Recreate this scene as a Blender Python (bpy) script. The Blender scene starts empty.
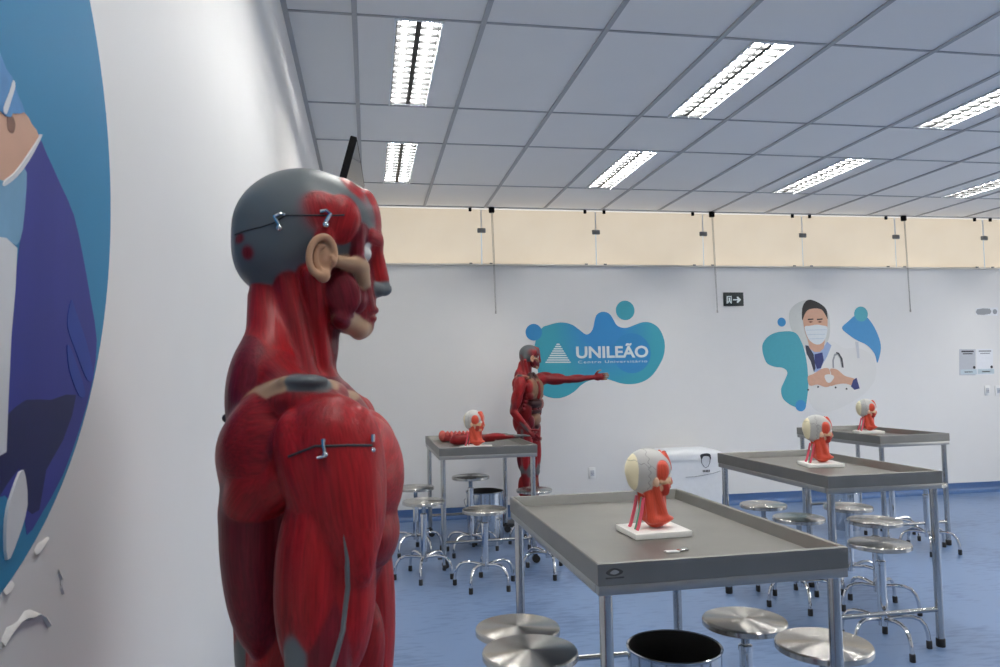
import bpy, bmesh, math, random
import numpy as np
from mathutils import Vector, Matrix
from mathutils.bvhtree import BVHTree
random.seed(7)
COL = bpy.context.scene.collection
PI = math.pi

# ------------------------------------------------------------------ camera model (29 mm-ish lens, eye height 1.45 m)
CH, FPX = 1.45, 750.0
yaw, pit, rol = math.radians(9.9755), math.radians(3.198), math.radians(-1.06)
_f = np.array([math.sin(yaw)*math.cos(pit), math.cos(yaw)*math.cos(pit), math.sin(pit)])
_r = np.array([math.cos(yaw), -math.sin(yaw), 0.0]); _u = np.cross(_r, _f)
_r, _u = _r*math.cos(rol)+_u*math.sin(rol), -_r*math.sin(rol)+_u*math.cos(rol)
def ray(x, y): return _f+(x-500)/FPX*_r-(y-333.5)/FPX*_u
def on_back(x, y, Y=7.7):           # point of the back wall plane seen at a photo position -> (X, Z)
    d = ray(x, y); return (d[0]*Y/d[1], CH+d[2]*Y/d[1])
def on_left(x, y, X=-0.39):         # the same on the left wall -> (Y, Z)
    d = ray(x, y); return (d[1]*X/d[0], CH+d[2]*X/d[0])

D, H, ZB, XL, XR, YB = 7.7, 3.209, 2.595, -0.39, 9.3, -3.4

# ------------------------------------------------------------------ materials
MATS = {}
GRY_ = (.125, .14, .145)
def s2l(c): return tuple(((v/255)/12.92 if v/255 <= .04045 else ((v/255+.055)/1.055)**2.4) for v in c)
def new_mat(name):
    m = bpy.data.materials.new(name); m.use_nodes = True
    nt = m.node_tree; b = nt.nodes['Principled BSDF']; MATS[name] = m
    return m, nt, b
ROTA = .25
def mat(name, col, rough=.5, metal=0., var=.06, scale=30., bump=0., spec=.5, aniso=0., stretch=None, coat=0.):
    m, nt, b = new_mat(name)
    b.inputs['Roughness'].default_value = rough; b.inputs['Metallic'].default_value = metal
    b.inputs['Specular IOR Level'].default_value = spec
    if coat: b.inputs['Coat Weight'].default_value = coat; b.inputs['Coat Roughness'].default_value = .15
    tc = nt.nodes.new('ShaderNodeTexCoord'); nz = nt.nodes.new('ShaderNodeTexNoise')
    nz.inputs['Scale'].default_value = scale; nz.inputs['Detail'].default_value = 4
    src = tc.outputs['Object']
    if stretch:
        mp = nt.nodes.new('ShaderNodeMapping'); mp.inputs['Scale'].default_value = stretch
        nt.links.new(src, mp.inputs['Vector']); src = mp.outputs['Vector']
    nt.links.new(src, nz.inputs['Vector'])
    mx = nt.nodes.new('ShaderNodeMix'); mx.data_type = 'RGBA'
    mx.inputs['A'].default_value = (*[c*(1-var) for c in col], 1); mx.inputs['B'].default_value = (*[min(1, c*(1+var)) for c in col], 1)
    nt.links.new(nz.outputs['Fac'], mx.inputs['Factor']); nt.links.new(mx.outputs['Result'], b.inputs['Base Color'])
    if bump:
        bp = nt.nodes.new('ShaderNodeBump'); bp.inputs['Strength'].default_value = bump; bp.inputs['Distance'].default_value = .002
        nt.links.new(nz.outputs['Fac'], bp.inputs['Height']); nt.links.new(bp.outputs['Normal'], b.inputs['Normal'])
    if aniso:
        b.inputs['Anisotropic'].default_value = aniso
        tg = nt.nodes.new('ShaderNodeTangent'); b.inputs['Anisotropic Rotation'].default_value = ROTA; tg.direction_type = 'RADIAL'; tg.axis = 'Z'
        nt.links.new(tg.outputs['Tangent'], b.inputs['Tangent'])
    return m

mat('wall_paint', s2l((226, 225, 223)), .62, spec=.3, var=.015, scale=6, bump=.05)
mat('ceiling_tile', s2l((236, 235, 232)), .7, var=.02, scale=3)
mat('ceiling_bar', s2l((172, 173, 175)), .6)
mat('baseboard_vinyl', s2l((62, 94, 140)), .35, var=.08)
mat('steel', (.40, .395, .38), .42, 1., var=.16, scale=14, stretch=(1, 6, 6))
mat('steel_tray', (.26, .253, .235), .48, 1., var=.14, scale=5)
mat('steel_tube', (.50, .50, .49), .2, 1., var=.08)
mat('chrome', (.72, .72, .72), .1, 1., var=.03)
mat('steel_seat', (.52, .505, .47), .27, 1., var=.10, scale=20, aniso=.97)
mat('steel_bin', (.62, .64, .66), .13, 1., var=.08, scale=8, stretch=(1, 1, .05))
mat('bin_inside', (.035, .033, .03), .5, .3)
mat('rubber', (.012, .012, .013), .6)
mat('black_plastic', (.010, .010, .011), .8, spec=.03)
mat('screen_glass', (.01, .01, .012), .06)
mat('white_plastic', s2l((232, 232, 230)), .35)
mat('board_white', s2l((238, 236, 230)), .4)
mat('grey_plastic', s2l((120, 122, 122)), .5)
mat('cover_cloth', s2l((226, 228, 230)), .75, bump=.3, scale=18)
mat('ink_dark', (.03, .03, .035), .6)
mat('emblem_ink', (.075, .072, .065), .5, .4)
mat('ink_grey', s2l((150, 153, 156)), .6)
mat('paper', s2l((226, 228, 232)), .6)
mat('paper_grey', s2l((186, 189, 196)), .6)
mat('paper_blue', s2l((190, 205, 212)), .6)
mat('sign_green_black', (.006, .012, .012), .4)
mat('sign_white', s2l((225, 232, 230)), .5)
mat('skin_print', s2l((205, 160, 135)), .5, var=.08)
mat('skin_print_dark', s2l((120, 80, 62)), .5)
mat('hair_print', (.012, .010, .010), .5)
mat('mask_print', s2l((212, 218, 221)), .5)
mat('mask_fold', s2l((182, 196, 208)), .5)
mat('coat_print', s2l((221, 220, 217)), .5, var=.03, scale=8)
mat('coat_fold', s2l((196, 199, 203)), .5)
mat('disc_print', s2l((200, 202, 198)), .5)
mat('tie_print', s2l((42, 52, 110)), .5, var=.4, scale=40)
mat('shirt_print', s2l((150, 170, 205)), .5)
mat('stripe_print', s2l((40, 44, 62)), .5)
mat('teal_print', s2l((66, 160, 176)), .42)
mat('blue_print', s2l((52, 138, 192)), .42)
mat('gown_print', s2l((52, 58, 138)), .55, spec=.25, var=.25, scale=7, stretch=(1, 1, .25))
mat('gown_dark_print', s2l((30, 36, 84)), .55, spec=.25, var=.3, scale=9, stretch=(1, 1, .3))
mat('gown_fold_print', s2l((40, 66, 150)), .55, spec=.25, var=.2, scale=9)
mat('cap_print', s2l((86, 140, 190)), .55, spec=.25, var=.25, scale=50)
mat('apron_print', s2l((120, 165, 195)), .55, spec=.25, var=.2, scale=25)
mat('white_print', s2l((214, 216, 218)), .55, spec=.25)
mat('wall_disc_print', s2l((48, 128, 170)), .55, spec=.25, var=.07, scale=2.)
mat('plaster', s2l((222, 221, 218)), .7, bump=.5, scale=60)
mat('cord_print', s2l((225, 90, 110)), .4)
mat('cord_green', s2l((110, 170, 140)), .4)
mat('tendon_grey', GRY_, .45)
mat('base_board', s2l((60, 62, 66)), .4)
mat('chain', (.35, .34, .32), .4, .6)
mat('alu', (.62, .64, .66), .12, 1., var=.02)
mat('louver_alu', (.016, .0165, .017), .35, 0., var=.02, spec=.2)
mat('light_housing', s2l((235, 238, 240)), .3)
mat('daylight_frame', s2l((220, 215, 205)), .5)

def emis_mat(name, col, st):
    m, nt, b = new_mat(name)
    b.inputs['Base Color'].default_value = (*col, 1)
    b.inputs['Emission Color'].default_value = (*col, 1); b.inputs['Emission Strength'].default_value = st
    return m
TUBE = 108.0
emis_mat('tube_glow', (1., .98, .94), TUBE)

def blob_mat(name, c1, c2, centre, size):                      # printed two-tone gradient
    m, nt, b = new_mat(name); b.inputs['Roughness'].default_value = .42
    tc = nt.nodes.new('ShaderNodeTexCoord'); mp = nt.nodes.new('ShaderNodeMapping')
    mp.inputs['Location'].default_value = (-centre[0]/size, 0, -centre[1]/size); mp.inputs['Scale'].default_value = (1/size, 0, 1/size)
    gr = nt.nodes.new('ShaderNodeTexGradient'); gr.gradient_type = 'SPHERICAL'
    cr = nt.nodes.new('ShaderNodeValToRGB'); cr.color_ramp.elements[0].color = (*c1, 1); cr.color_ramp.elements[1].color = (*c2, 1)
    cr.color_ramp.elements[0].position = .25; cr.color_ramp.elements[1].position = .75
    nt.links.new(tc.outputs['Object'], mp.inputs['Vector']); nt.links.new(mp.outputs['Vector'], gr.inputs['Vector'])
    nt.links.new(gr.outputs['Fac'], cr.inputs['Fac']); nt.links.new(cr.outputs['Color'], b.inputs['Base Color'])
    return m

def floor_mat():
    m, nt, b = new_mat('floor_vinyl'); b.inputs['Roughness'].default_value = .3
    tc = nt.nodes.new('ShaderNodeTexCoord'); n1 = nt.nodes.new('ShaderNodeTexNoise'); n2 = nt.nodes.new('ShaderNodeTexNoise')
    n1.inputs['Scale'].default_value = 1.4; n1.inputs['Detail'].default_value = 5
    mp = nt.nodes.new('ShaderNodeMapping'); mp.inputs['Scale'].default_value = (9, 34, 1); mp.inputs['Rotation'].default_value = (0, 0, .5)
    nt.links.new(tc.outputs['Object'], n1.inputs['Vector']); nt.links.new(tc.outputs['Object'], mp.inputs['Vector'])
    nt.links.new(mp.outputs['Vector'], n2.inputs['Vector']); n2.inputs['Scale'].default_value = 1.; n2.inputs['Detail'].default_value = 6
    ad = nt.nodes.new('ShaderNodeMath'); ad.operation = 'ADD'
    nt.links.new(n1.outputs['Fac'], ad.inputs[0]); nt.links.new(n2.outputs['Fac'], ad.inputs[1])
    cr = nt.nodes.new('ShaderNodeValToRGB'); e = cr.color_ramp.elements
    e[0].position = .70; e[0].color = (*s2l((76, 98, 133)), 1); e[1].position = 1.3; e[1].color = (*s2l((105, 128, 163)), 1)
    nt.links.new(ad.outputs[0], cr.inputs['Fac']); nt.links.new(cr.outputs['Color'], b.inputs['Base Color'])
    mr = nt.nodes.new('ShaderNodeMapRange'); mr.inputs['To Min'].default_value = .33; mr.inputs['To Max'].default_value = .37
    nt.links.new(n1.outputs['Fac'], mr.inputs['Value']); nt.links.new(mr.outputs['Result'], b.inputs['Roughness'])
    return m
floor_mat()

def blind_mat():
    m, nt, b = new_mat('blind_fabric')
    out = nt.nodes['Material Output']
    df = nt.nodes.new('ShaderNodeBsdfDiffuse'); tr = nt.nodes.new('ShaderNodeBsdfTranslucent'); mx = nt.nodes.new('ShaderNodeMixShader')
    tc = nt.nodes.new('ShaderNodeTexCoord'); nz = nt.nodes.new('ShaderNodeTexNoise'); nz.inputs['Scale'].default_value = 3
    cr = nt.nodes.new('ShaderNodeValToRGB'); cr.color_ramp.elements[0].color = (.76, .66, .52, 1); cr.color_ramp.elements[1].color = (.84, .75, .61, 1)
    nt.links.new(tc.outputs['Object'], nz.inputs['Vector']); nt.links.new(nz.outputs['Fac'], cr.inputs['Fac'])
    nt.links.new(cr.outputs['Color'], df.inputs['Color']); nt.links.new(cr.outputs['Color'], tr.inputs['Color'])
    mx.inputs['Fac'].default_value = .45
    nt.links.new(df.outputs[0], mx.inputs[1]); nt.links.new(tr.outputs[0], mx.inputs[2]); nt.links.new(mx.outputs[0], out.inputs['Surface'])
blind_mat()

def muscle_mat(name, rough=.40, fibre=1., bump=.28, fs=300.):   # colours from the model's own paint, fibre streaks along each muscle
    m, nt, b = new_mat(name)
    at = nt.nodes.new('ShaderNodeAttribute'); at.attribute_name = 'paint'
    fb = nt.nodes.new('ShaderNodeAttribute'); fb.attribute_name = 'fibre'
    mk = nt.nodes.new('ShaderNodeAttribute'); mk.attribute_name = 'streak'
    nz = nt.nodes.new('ShaderNodeTexNoise'); nz.inputs['Scale'].default_value = fs; nz.inputs['Detail'].default_value = 2
    nt.links.new(fb.outputs['Vector'], nz.inputs['Vector'])
    mr = nt.nodes.new('ShaderNodeMapRange'); mr.inputs['From Min'].default_value = .3; mr.inputs['From Max'].default_value = .7
    mr.inputs['To Min'].default_value = 1-.30*fibre; mr.inputs['To Max'].default_value = 1+.22*fibre
    nt.links.new(nz.outputs['Fac'], mr.inputs['Value'])
    mx = nt.nodes.new('ShaderNodeMix'); mx.data_type = 'FLOAT'; mx.inputs['A'].default_value = 1.
    nt.links.new(mk.outputs['Fac'], mx.inputs['Factor']); nt.links.new(mr.outputs['Result'], mx.inputs['B'])
    vm = nt.nodes.new('ShaderNodeVectorMath'); vm.operation = 'SCALE'
    nt.links.new(at.outputs['Color'], vm.inputs[0]); nt.links.new(mx.outputs['Result'], vm.inputs['Scale'])
    nt.links.new(vm.outputs[0], b.inputs['Base Color'])
    b.inputs['Roughness'].default_value = rough; b.inputs['Specular IOR Level'].default_value = .26
    ml = nt.nodes.new('ShaderNodeMath'); ml.operation = 'MULTIPLY'
    nt.links.new(nz.outputs['Fac'], ml.inputs[0]); nt.links.new(mk.outputs['Fac'], ml.inputs[1])
    bp = nt.nodes.new('ShaderNodeBump'); bp.inputs['Strength'].default_value = bump; bp.inputs['Distance'].default_value = .002
    nt.links.new(ml.outputs[0], bp.inputs['Height']); nt.links.new(bp.outputs['Normal'], b.inputs['Normal'])
    return m
muscle_mat('muscle_paint'); muscle_mat('muscle_paint_far', fs=160., bump=.2); muscle_mat('head_paint', .42, .5, .2, 300.)

# ------------------------------------------------------------------ object helpers
def link(name, me, parent=None):
    o = bpy.data.objects.new(name, me); COL.objects.link(o)
    if parent: o.parent = parent
    return o
def thing(name, label, cat, loc=(0, 0, 0), rz=0, group=None):
    o = link(name, None); o.location = loc; o.rotation_euler = (0, 0, rz); o.empty_display_size = .1
    o['label'] = label; o['category'] = cat
    if group: o['group'] = group
    return o
def tag(o, label, cat, group=None):
    o['label'] = label; o['category'] = cat
    if group: o['group'] = group
    return o
def obj(name, bm, m, parent=None, smooth=True, angle=35):
    me = bpy.data.meshes.new(name); bm.normal_update(); bm.to_mesh(me); bm.free()
    me.materials.append(MATS[m])
    if smooth:
        for p in me.polygons: p.use_smooth = True
        me.set_sharp_from_angle(angle=math.radians(angle))
    return link(name, me, parent)
def struct(name, bm, m, parent=None, **k):
    o = obj(name, bm, m, parent, **k); o['kind'] = 'structure'; return o
def copy_tree(o, parent=None):
    c = o.copy(); COL.objects.link(c)
    if parent: c.parent = parent
    for ch in list(o.children): copy_tree(ch, c)
    return c
def NB(): return bmesh.new()
def box(bm, c, s, rot=None, bev=0., seg=2):
    M = Matrix.Translation(c) @ (rot.to_4x4() if rot else Matrix.Identity(4)) @ Matrix.Diagonal((*s, 1))
    r = bmesh.ops.create_cube(bm, size=1, matrix=M)
    if bev:
        es = list({e for v in r['verts'] for e in v.link_edges})
        bmesh.ops.bevel(bm, geom=es, offset=bev, segments=seg, affect='EDGES', profile=.5)
    return bm
def lathe(bm, prof, n=32, c=(0, 0, 0), cap=True):
    rings = []
    for r, z in prof:
        if r < 1e-6: rings.append([bm.verts.new((c[0], c[1], c[2]+z))])
        else: rings.append([bm.verts.new((c[0]+r*math.cos(2*PI*i/n), c[1]+r*math.sin(2*PI*i/n), c[2]+z)) for i in range(n)])
    for a, b in zip(rings, rings[1:]):
        for i in range(n):
            j = (i+1) % n
            if len(a) == 1 and len(b) == 1: continue
            if len(a) == 1: bm.faces.new((a[0], b[j], b[i]))
            elif len(b) == 1: bm.faces.new((a[i], a[j], b[0]))
            else: bm.faces.new((a[i], a[j], b[j], b[i]))
    return bm
def tube(bm, pts, r, n=10, cap=True):
    pts = [Vector(p) for p in pts]; rs = r if isinstance(r, (list, tuple)) else [r]*len(pts)
    t0 = (pts[1]-pts[0]).normalized(); up = Vector((0, 0, 1)) if abs(t0.z) < .9 else Vector((1, 0, 0))
    nx = t0.cross(up).normalized(); prev = None; rings = []
    for i, p in enumerate(pts):
        t = (pts[min(i+1, len(pts)-1)]-pts[max(i-1, 0)]).normalized()
        nx = (nx-t*nx.dot(t)).normalized(); ny = t.cross(nx)
        rings.append([bm.verts.new(p+(nx*math.cos(2*PI*k/n)+ny*math.sin(2*PI*k/n))*rs[i]) for k in range(n)])
    for a, b in zip(rings, rings[1:]):
        for k in range(n): bm.faces.new((a[k], a[(k+1) % n], b[(k+1) % n], b[k]))
    if cap: bm.faces.new(rings[0][::-1]); bm.faces.new(rings[-1])
    return bm
def sphere(bm, c, r, sc=(1, 1, 1), u=16, v=10):
    bmesh.ops.create_uvsphere(bm, u_segments=u, v_segments=v, radius=r, matrix=Matrix.Translation(c) @ Matrix.Diagonal((*sc, 1))); return bm
def smooth_loop(pts, n=6):                                       # closed Catmull-Rom through 2D points
    out = []; N = len(pts)
    for i in range(N):
        p0, p1, p2, p3 = [np.array(pts[(i+k) % N], float) for k in (-1, 0, 1, 2)]
        for j in range(n):
            t = j/n
            out.append(tuple(.5*((2*p1)+(-p0+p2)*t+(2*p0-5*p1+4*p2-p3)*t*t+(-p0+3*p1-3*p2+p3)*t**3)))
    return out
def plate(bm, pts2, place, depth):                               # flat printed shape: outline, extruded by its small thickness
    vs = [bm.verts.new(place(p, 0)) for p in pts2]; ws = [bm.verts.new(place(p, depth)) for p in pts2]
    n = len(vs)
    es = [bm.edges.new((ws[i], ws[(i+1) % n])) for i in range(n)]
    bmesh.ops.triangle_fill(bm, use_beauty=True, use_dissolve=False, edges=es)
    for i in range(n): bm.faces.new((vs[i], vs[(i+1) % n], ws[(i+1) % n], ws[i]))
    bmesh.ops.recalc_face_normals(bm, faces=bm.faces[:])
    return bm
def circ(c, r, n=40): return [(c[0]+r*math.cos(2*PI*i/n), c[1]+r*math.sin(2*PI*i/n)) for i in range(n)]

# ------------------------------------------------------------------ room shell
struct('floor', box(NB(), ((XL+XR)/2, (YB+D)/2, -.05), (XR-XL+.4, D-YB+.4, .1)), 'floor_vinyl')
bm = box(NB(), (XL-.06, (YB+D)/2, 1.65), (.12, D-YB+.3, 3.5)); struct('wall_left', bm, 'wall_paint')
bm = box(NB(), ((XL+XR)/2, D+.07, ZB/2), (XR-XL+.3, .14, ZB)); struct('wall_back', bm, 'wall_paint')
WY0, WY1, WZ0, WZ1 = .2, 6.2, 1.0, 2.5          # unseen opening added in the right wall to let in fill light
bm = box(NB(), (XR+.06, (YB-.15+WY0)/2, 1.65), (.12, WY0-YB+.15, 3.5)); box(bm, (XR+.06, (WY1+D+.15)/2, 1.65), (.12, D+.15-WY1, 3.5))
box(bm, (XR+.06, (WY0+WY1)/2, (WZ0-.1)/2), (.12, WY1-WY0, WZ0+.1)); box(bm, (XR+.06, (WY0+WY1)/2, (WZ1+3.4)/2), (.12, WY1-WY0, 3.4-WZ1))
struct('wall_right', bm, 'wall_paint')
for k in range(4):
    ya = WY0+(WY1-WY0)*k/4; yb = ya+(WY1-WY0)/4; bm = NB()
    for y in (ya+.025, yb-.025, (ya+yb)/2): box(bm, (XR+.05, y, (WZ0+WZ1)/2), (.05, .05, WZ1-WZ0))
    for z in (WZ0+.025, WZ1-.025): box(bm, (XR+.05, (ya+yb)/2, z), (.05, yb-ya, .05))
    struct('window_%d' % (k+1), bm, 'daylight_frame')  # frames of the added opening, out of view
bm = box(NB(), ((XL+XR)/2, YB-.06, 1.65), (XR-XL+.3, .12, 3.5)); struct('wall_front', bm, 'wall_paint')
bm = box(NB(), ((XL+XR)/2, D+.07, H+.1), (XR-XL+.3, .14, .195)); struct('trim_1', bm, 'wall_paint')
def cove(x0, x1):
    bm = NB(); prof = [(D-.0005, .115), (D-.009, .112), (D-.010, .055), (D-.018, .030), (D-.035, .012), (D-.06, .0015)]
    a = [bm.verts.new((x0, y, z)) for y, z in prof]; b = [bm.verts.new((x1, y, z)) for y, z in prof]
    for i in range(len(prof)-1): bm.faces.new((a[i], b[i], b[i+1], a[i+1]))
    return bm
struct('baseboard_back', cove(XL, XR), 'baseboard_vinyl')
struct('baseboard_left', box(NB(), (XL+.005, (YB+D)/2, .055), (.01, D-YB, .11), bev=.003), 'baseboard_vinyl')
# ceiling: lay-in tiles on bars, with openings for the light fittings
XS = [-.0535+.635*i for i in range(-1, 16)]; XS = [x for x in XS if XL < x < XR]
YS = [-1.09, -.33, .88, 1.64, 2.85, 3.61, 4.82, 5.58, 6.79]
LX = [-.0535+.635*(.5+3*k) for k in range(5)]; LROWS = [(3.61, 4.82), (5.58, 6.79), (1.64, 2.85), (-.33, .88)]
LW = .118
bm = NB(); ex = [XL]+XS+[XR]; ey = [YB]+YS+[D]
def quad(bm, x0, x1, y0, y1, z): bm.faces.new([bm.verts.new(p) for p in ((x0, y0, z), (x0, y1, z), (x1, y1, z), (x1, y0, z))])
for i in range(len(ex)-1):
    for j in range(len(ey)-1):
        x0, x1, y0, y1 = ex[i], ex[i+1], ey[j], ey[j+1]; hole = None
        for c in LX:
            if x0 < c < x1 and (round(y0, 2), round(y1, 2)) in LROWS: hole = c
        zt = H+.006
        if hole is None: quad(bm, x0, x1, y0, y1, zt)
        else:
            quad(bm, x0, hole-LW, y0, y1, zt); quad(bm, hole+LW, x1, y0, y1, zt)
            quad(bm, hole-LW, hole+LW, y0, y0+.022, zt); quad(bm, hole-LW, hole+LW, y1-.022, y1, zt)
struct('ceiling', bm, 'ceiling_tile', smooth=False)
bm = NB()
for x in XS: box(bm, (x, (YB+D)/2, H+.004), (.026, D-YB, .014))
for y in YS: box(bm, ((XL+XR)/2, y, H+.005), (XR-XL, .012, .012))
box(bm, (XL+.012, (YB+D)/2, H+.002), (.024, D-YB, .014)); box(bm, ((XL+XR)/2, D-.012, H+.002), (XR-XL, .024, .014))
struct('trim_2', bm, 'ceiling_bar', smooth=False)
struct('trim_3', box(NB(), ((XL+XR)/2, D+.0, ZB+.006), (XR-XL, .10, .012), bev=.002), 'daylight_frame')

# ------------------------------------------------------------------ ceiling lights
def make_light():
    t = thing('ceiling_light', '', 'light')
    y0, y1 = -.583, .583; bm = NB()
    prof = [(-LW, 0), (-LW+.004, .04), (-.098, .085), (-.075, .108), (-.05, .108), (-.022, .085), (-.006, .045)]
    for sg in (-1, 1):
        a = [bm.verts.new((sg*x, y0, z)) for x, z in prof]; b = [bm.verts.new((sg*x, y1, z)) for x, z in prof]
        for i in range(len(prof)-1): bm.faces.new((a[i], b[i], b[i+1], a[i+1]))
    obj('reflector', bm, 'alu', t)
    bm = NB()
    box(bm, (0, y0+.004, .058), (2*LW, .008, .116)); box(bm, (0, y1-.004, .058), (2*LW, .008, .116)); box(bm, (0, 0, .118), (2*LW, 1.17, .01))
    for s in (-1, 1): box(bm, (s*(LW+.0), 0, .0), (.010, 1.17, .012)); box(bm, (s*(LW+.003), 0, .06), (.004, 1.17, .12))
    obj('housing', bm, 'light_housing', t)
    for s in (-1, 1):
        bm = tube(NB(), [(s*.062, y0+.02, .048), (s*.062, y1-.02, .048)], .013, 12); obj('tube', bm, 'tube_glow', t)
    xs = [-LW+.002, -LW+.010, -.013, .013, LW-.010, LW-.002]; ys = [y0+.01, y0+.014]
    for k in range(1, 14):
        y = y0+.012+k*(y1-y0-.024)/14; ys += [y-.003, y+.003]
    ys += [y1-.014, y1-.010]
    bm = NB(); G = [[bm.verts.new((x, y, .004)) for y in ys] for x in xs]
    for i in range(5):
        for j in range(len(ys)-1):
            if i % 2 == 0 or j % 2 == 0: bm.faces.new((G[i][j], G[i][j+1], G[i+1][j+1], G[i+1][j]))
    r = bmesh.ops.extrude_face_region(bm, geom=bm.faces[:]); bmesh.ops.translate(bm, vec=(0, 0, .016), verts=[v for v in r['geom'] if isinstance(v, bmesh.types.BMVert)])
    bmesh.ops.recalc_face_normals(bm, faces=bm.faces[:])
    obj('louver', bm, 'louver_alu', t, smooth=False)
    return t
proto = make_light(); first = True
LL = {(0, 0): 'recessed louvred tube light lit nearest the white wall with the surgeon poster, nearer row',
      (0, 1): 'recessed louvred tube light nearest the poster wall, row close to the blinds',
      (1, 0): 'bright recessed louvred tube light, second column from the poster wall, nearer row',
      (1, 1): 'recessed louvred tube light above the university logo, row close to the blinds',
      (2, 0): 'recessed louvred tube light cut by the picture edge, upper right, nearer row',
      (2, 1): 'recessed louvred tube light above the masked doctor poster, row close to blinds',
      (3, 1): 'recessed louvred tube light furthest to the right, row close to the blinds',
      (3, 0): 'recessed louvred tube light in nearer row outside the view, fourth column',
      (4, 0): 'recessed louvred tube light in nearer row by the right wall', (4, 1): 'recessed louvred tube light in row by the blinds at the right wall'}
for j, (y0, y1) in enumerate(LROWS):
    for i, x in enumerate(LX):
        o = proto if first else copy_tree(proto); first = False
        o.location = (x, (y0+y1)/2, H); o['label'] = LL.get((i, j)) or ('recessed louvred tube light of the row above the nearest table, %s' if j == 2 else 'recessed louvred tube light of the row behind the nearest table, %s') % ('by the surgeon poster', 'over the nearest table', 'over the middle table', 'past the middle table', 'by the right wall')[i]; o['group'] = 'louvred ceiling lights'

# ------------------------------------------------------------------ roller blinds over the high windows
seams = [-.37, 1.172, 2.413, 3.64, 4.835, 6.012, 7.18, 8.40, 9.28]
BL = ['pale backlit roller blind beside the left corner, partly behind the red figure\'s head',
      'pale backlit roller blind with a pull chain, left of the logo, second from the corner',
      'pale backlit roller blind above the university logo bubbles, third from the corner',
      'pale backlit roller blind above the exit sign, with its chain beside the sign',
      'pale backlit roller blind above the masked doctor poster, fifth from the corner',
      'pale backlit roller blind with a chain right of the masked doctor poster',
      'pale backlit roller blind at the right picture edge, above the paper notices', 'pale roller blind by the right wall outside the view']
for i in range(8):
    x0, x1 = seams[i]+.006, seams[i+1]-.006
    t = thing('roller_blind', BL[i], 'blind', ((x0+x1)/2, D-.02, ZB), 0, 'roller blinds along the back wall'); w = x1-x0
    bm = NB(); n = 10
    for k in range(n):
        a, b = -w/2+w*k/n, -w/2+w*(k+1)/n
        ya, yb = [.003*math.sin(q*5+i) for q in (a, b)]
        bm.faces.new([bm.verts.new(p) for p in ((a, ya, .018), (b, yb, .018), (b, yb, .592), (a, ya, .592))])
    bmesh.ops.remove_doubles(bm, verts=bm.verts[:], dist=1e-5)
    obj('fabric', bm, 'blind_fabric', t)
    obj('bottom_bar', tube(NB(), [(-w/2, 0, .016), (w/2, 0, .016)], .007, 8), 'daylight_frame', t)
    for sx in (-w/2+.09, w/2-.11):
        obj('bracket', box(NB(), (sx, -.012, .588), (.03, .02, .04), bev=.004), 'black_plastic', t)
        obj('stop_clip', box(NB(), (sx, -.012, .02), (.03, .016, .02), bev=.003), 'grey_plastic', t)
    if i < 7:
        bm = box(NB(), (w/2+.006, -.014, .368), (.088, .02, .05), bev=.008); obj('joining_block', bm, 'grey_plastic', t)
        obj('tape', box(NB(), (w/2+.006, -.006, .49), (.014, .003, .2)), 'white_plastic', t)
    if i in (1, 3, 5):
        cx = {1: 1.283, 3: 3.744, 5: 6.118}[i]-(x0+x1)/2; cx = max(cx, -w/2+.03)
        obj('chain_drive', box(NB(), (cx, -.02, .585), (.055, .04, .06), bev=.008), 'black_plastic', t)
        bm = NB()
        for s in (-.006, .006): tube(bm, [(cx+s, -.03, .57), (cx+s+.012, -.03, .05), (cx+s*.6+.022, -.03, -.485)], .0028, 5)
        box(bm, (cx+.022, -.03, -.49), (.016, .01, .03), bev=.003)
        obj('pull_chain', bm, 'chain', t)

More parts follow.
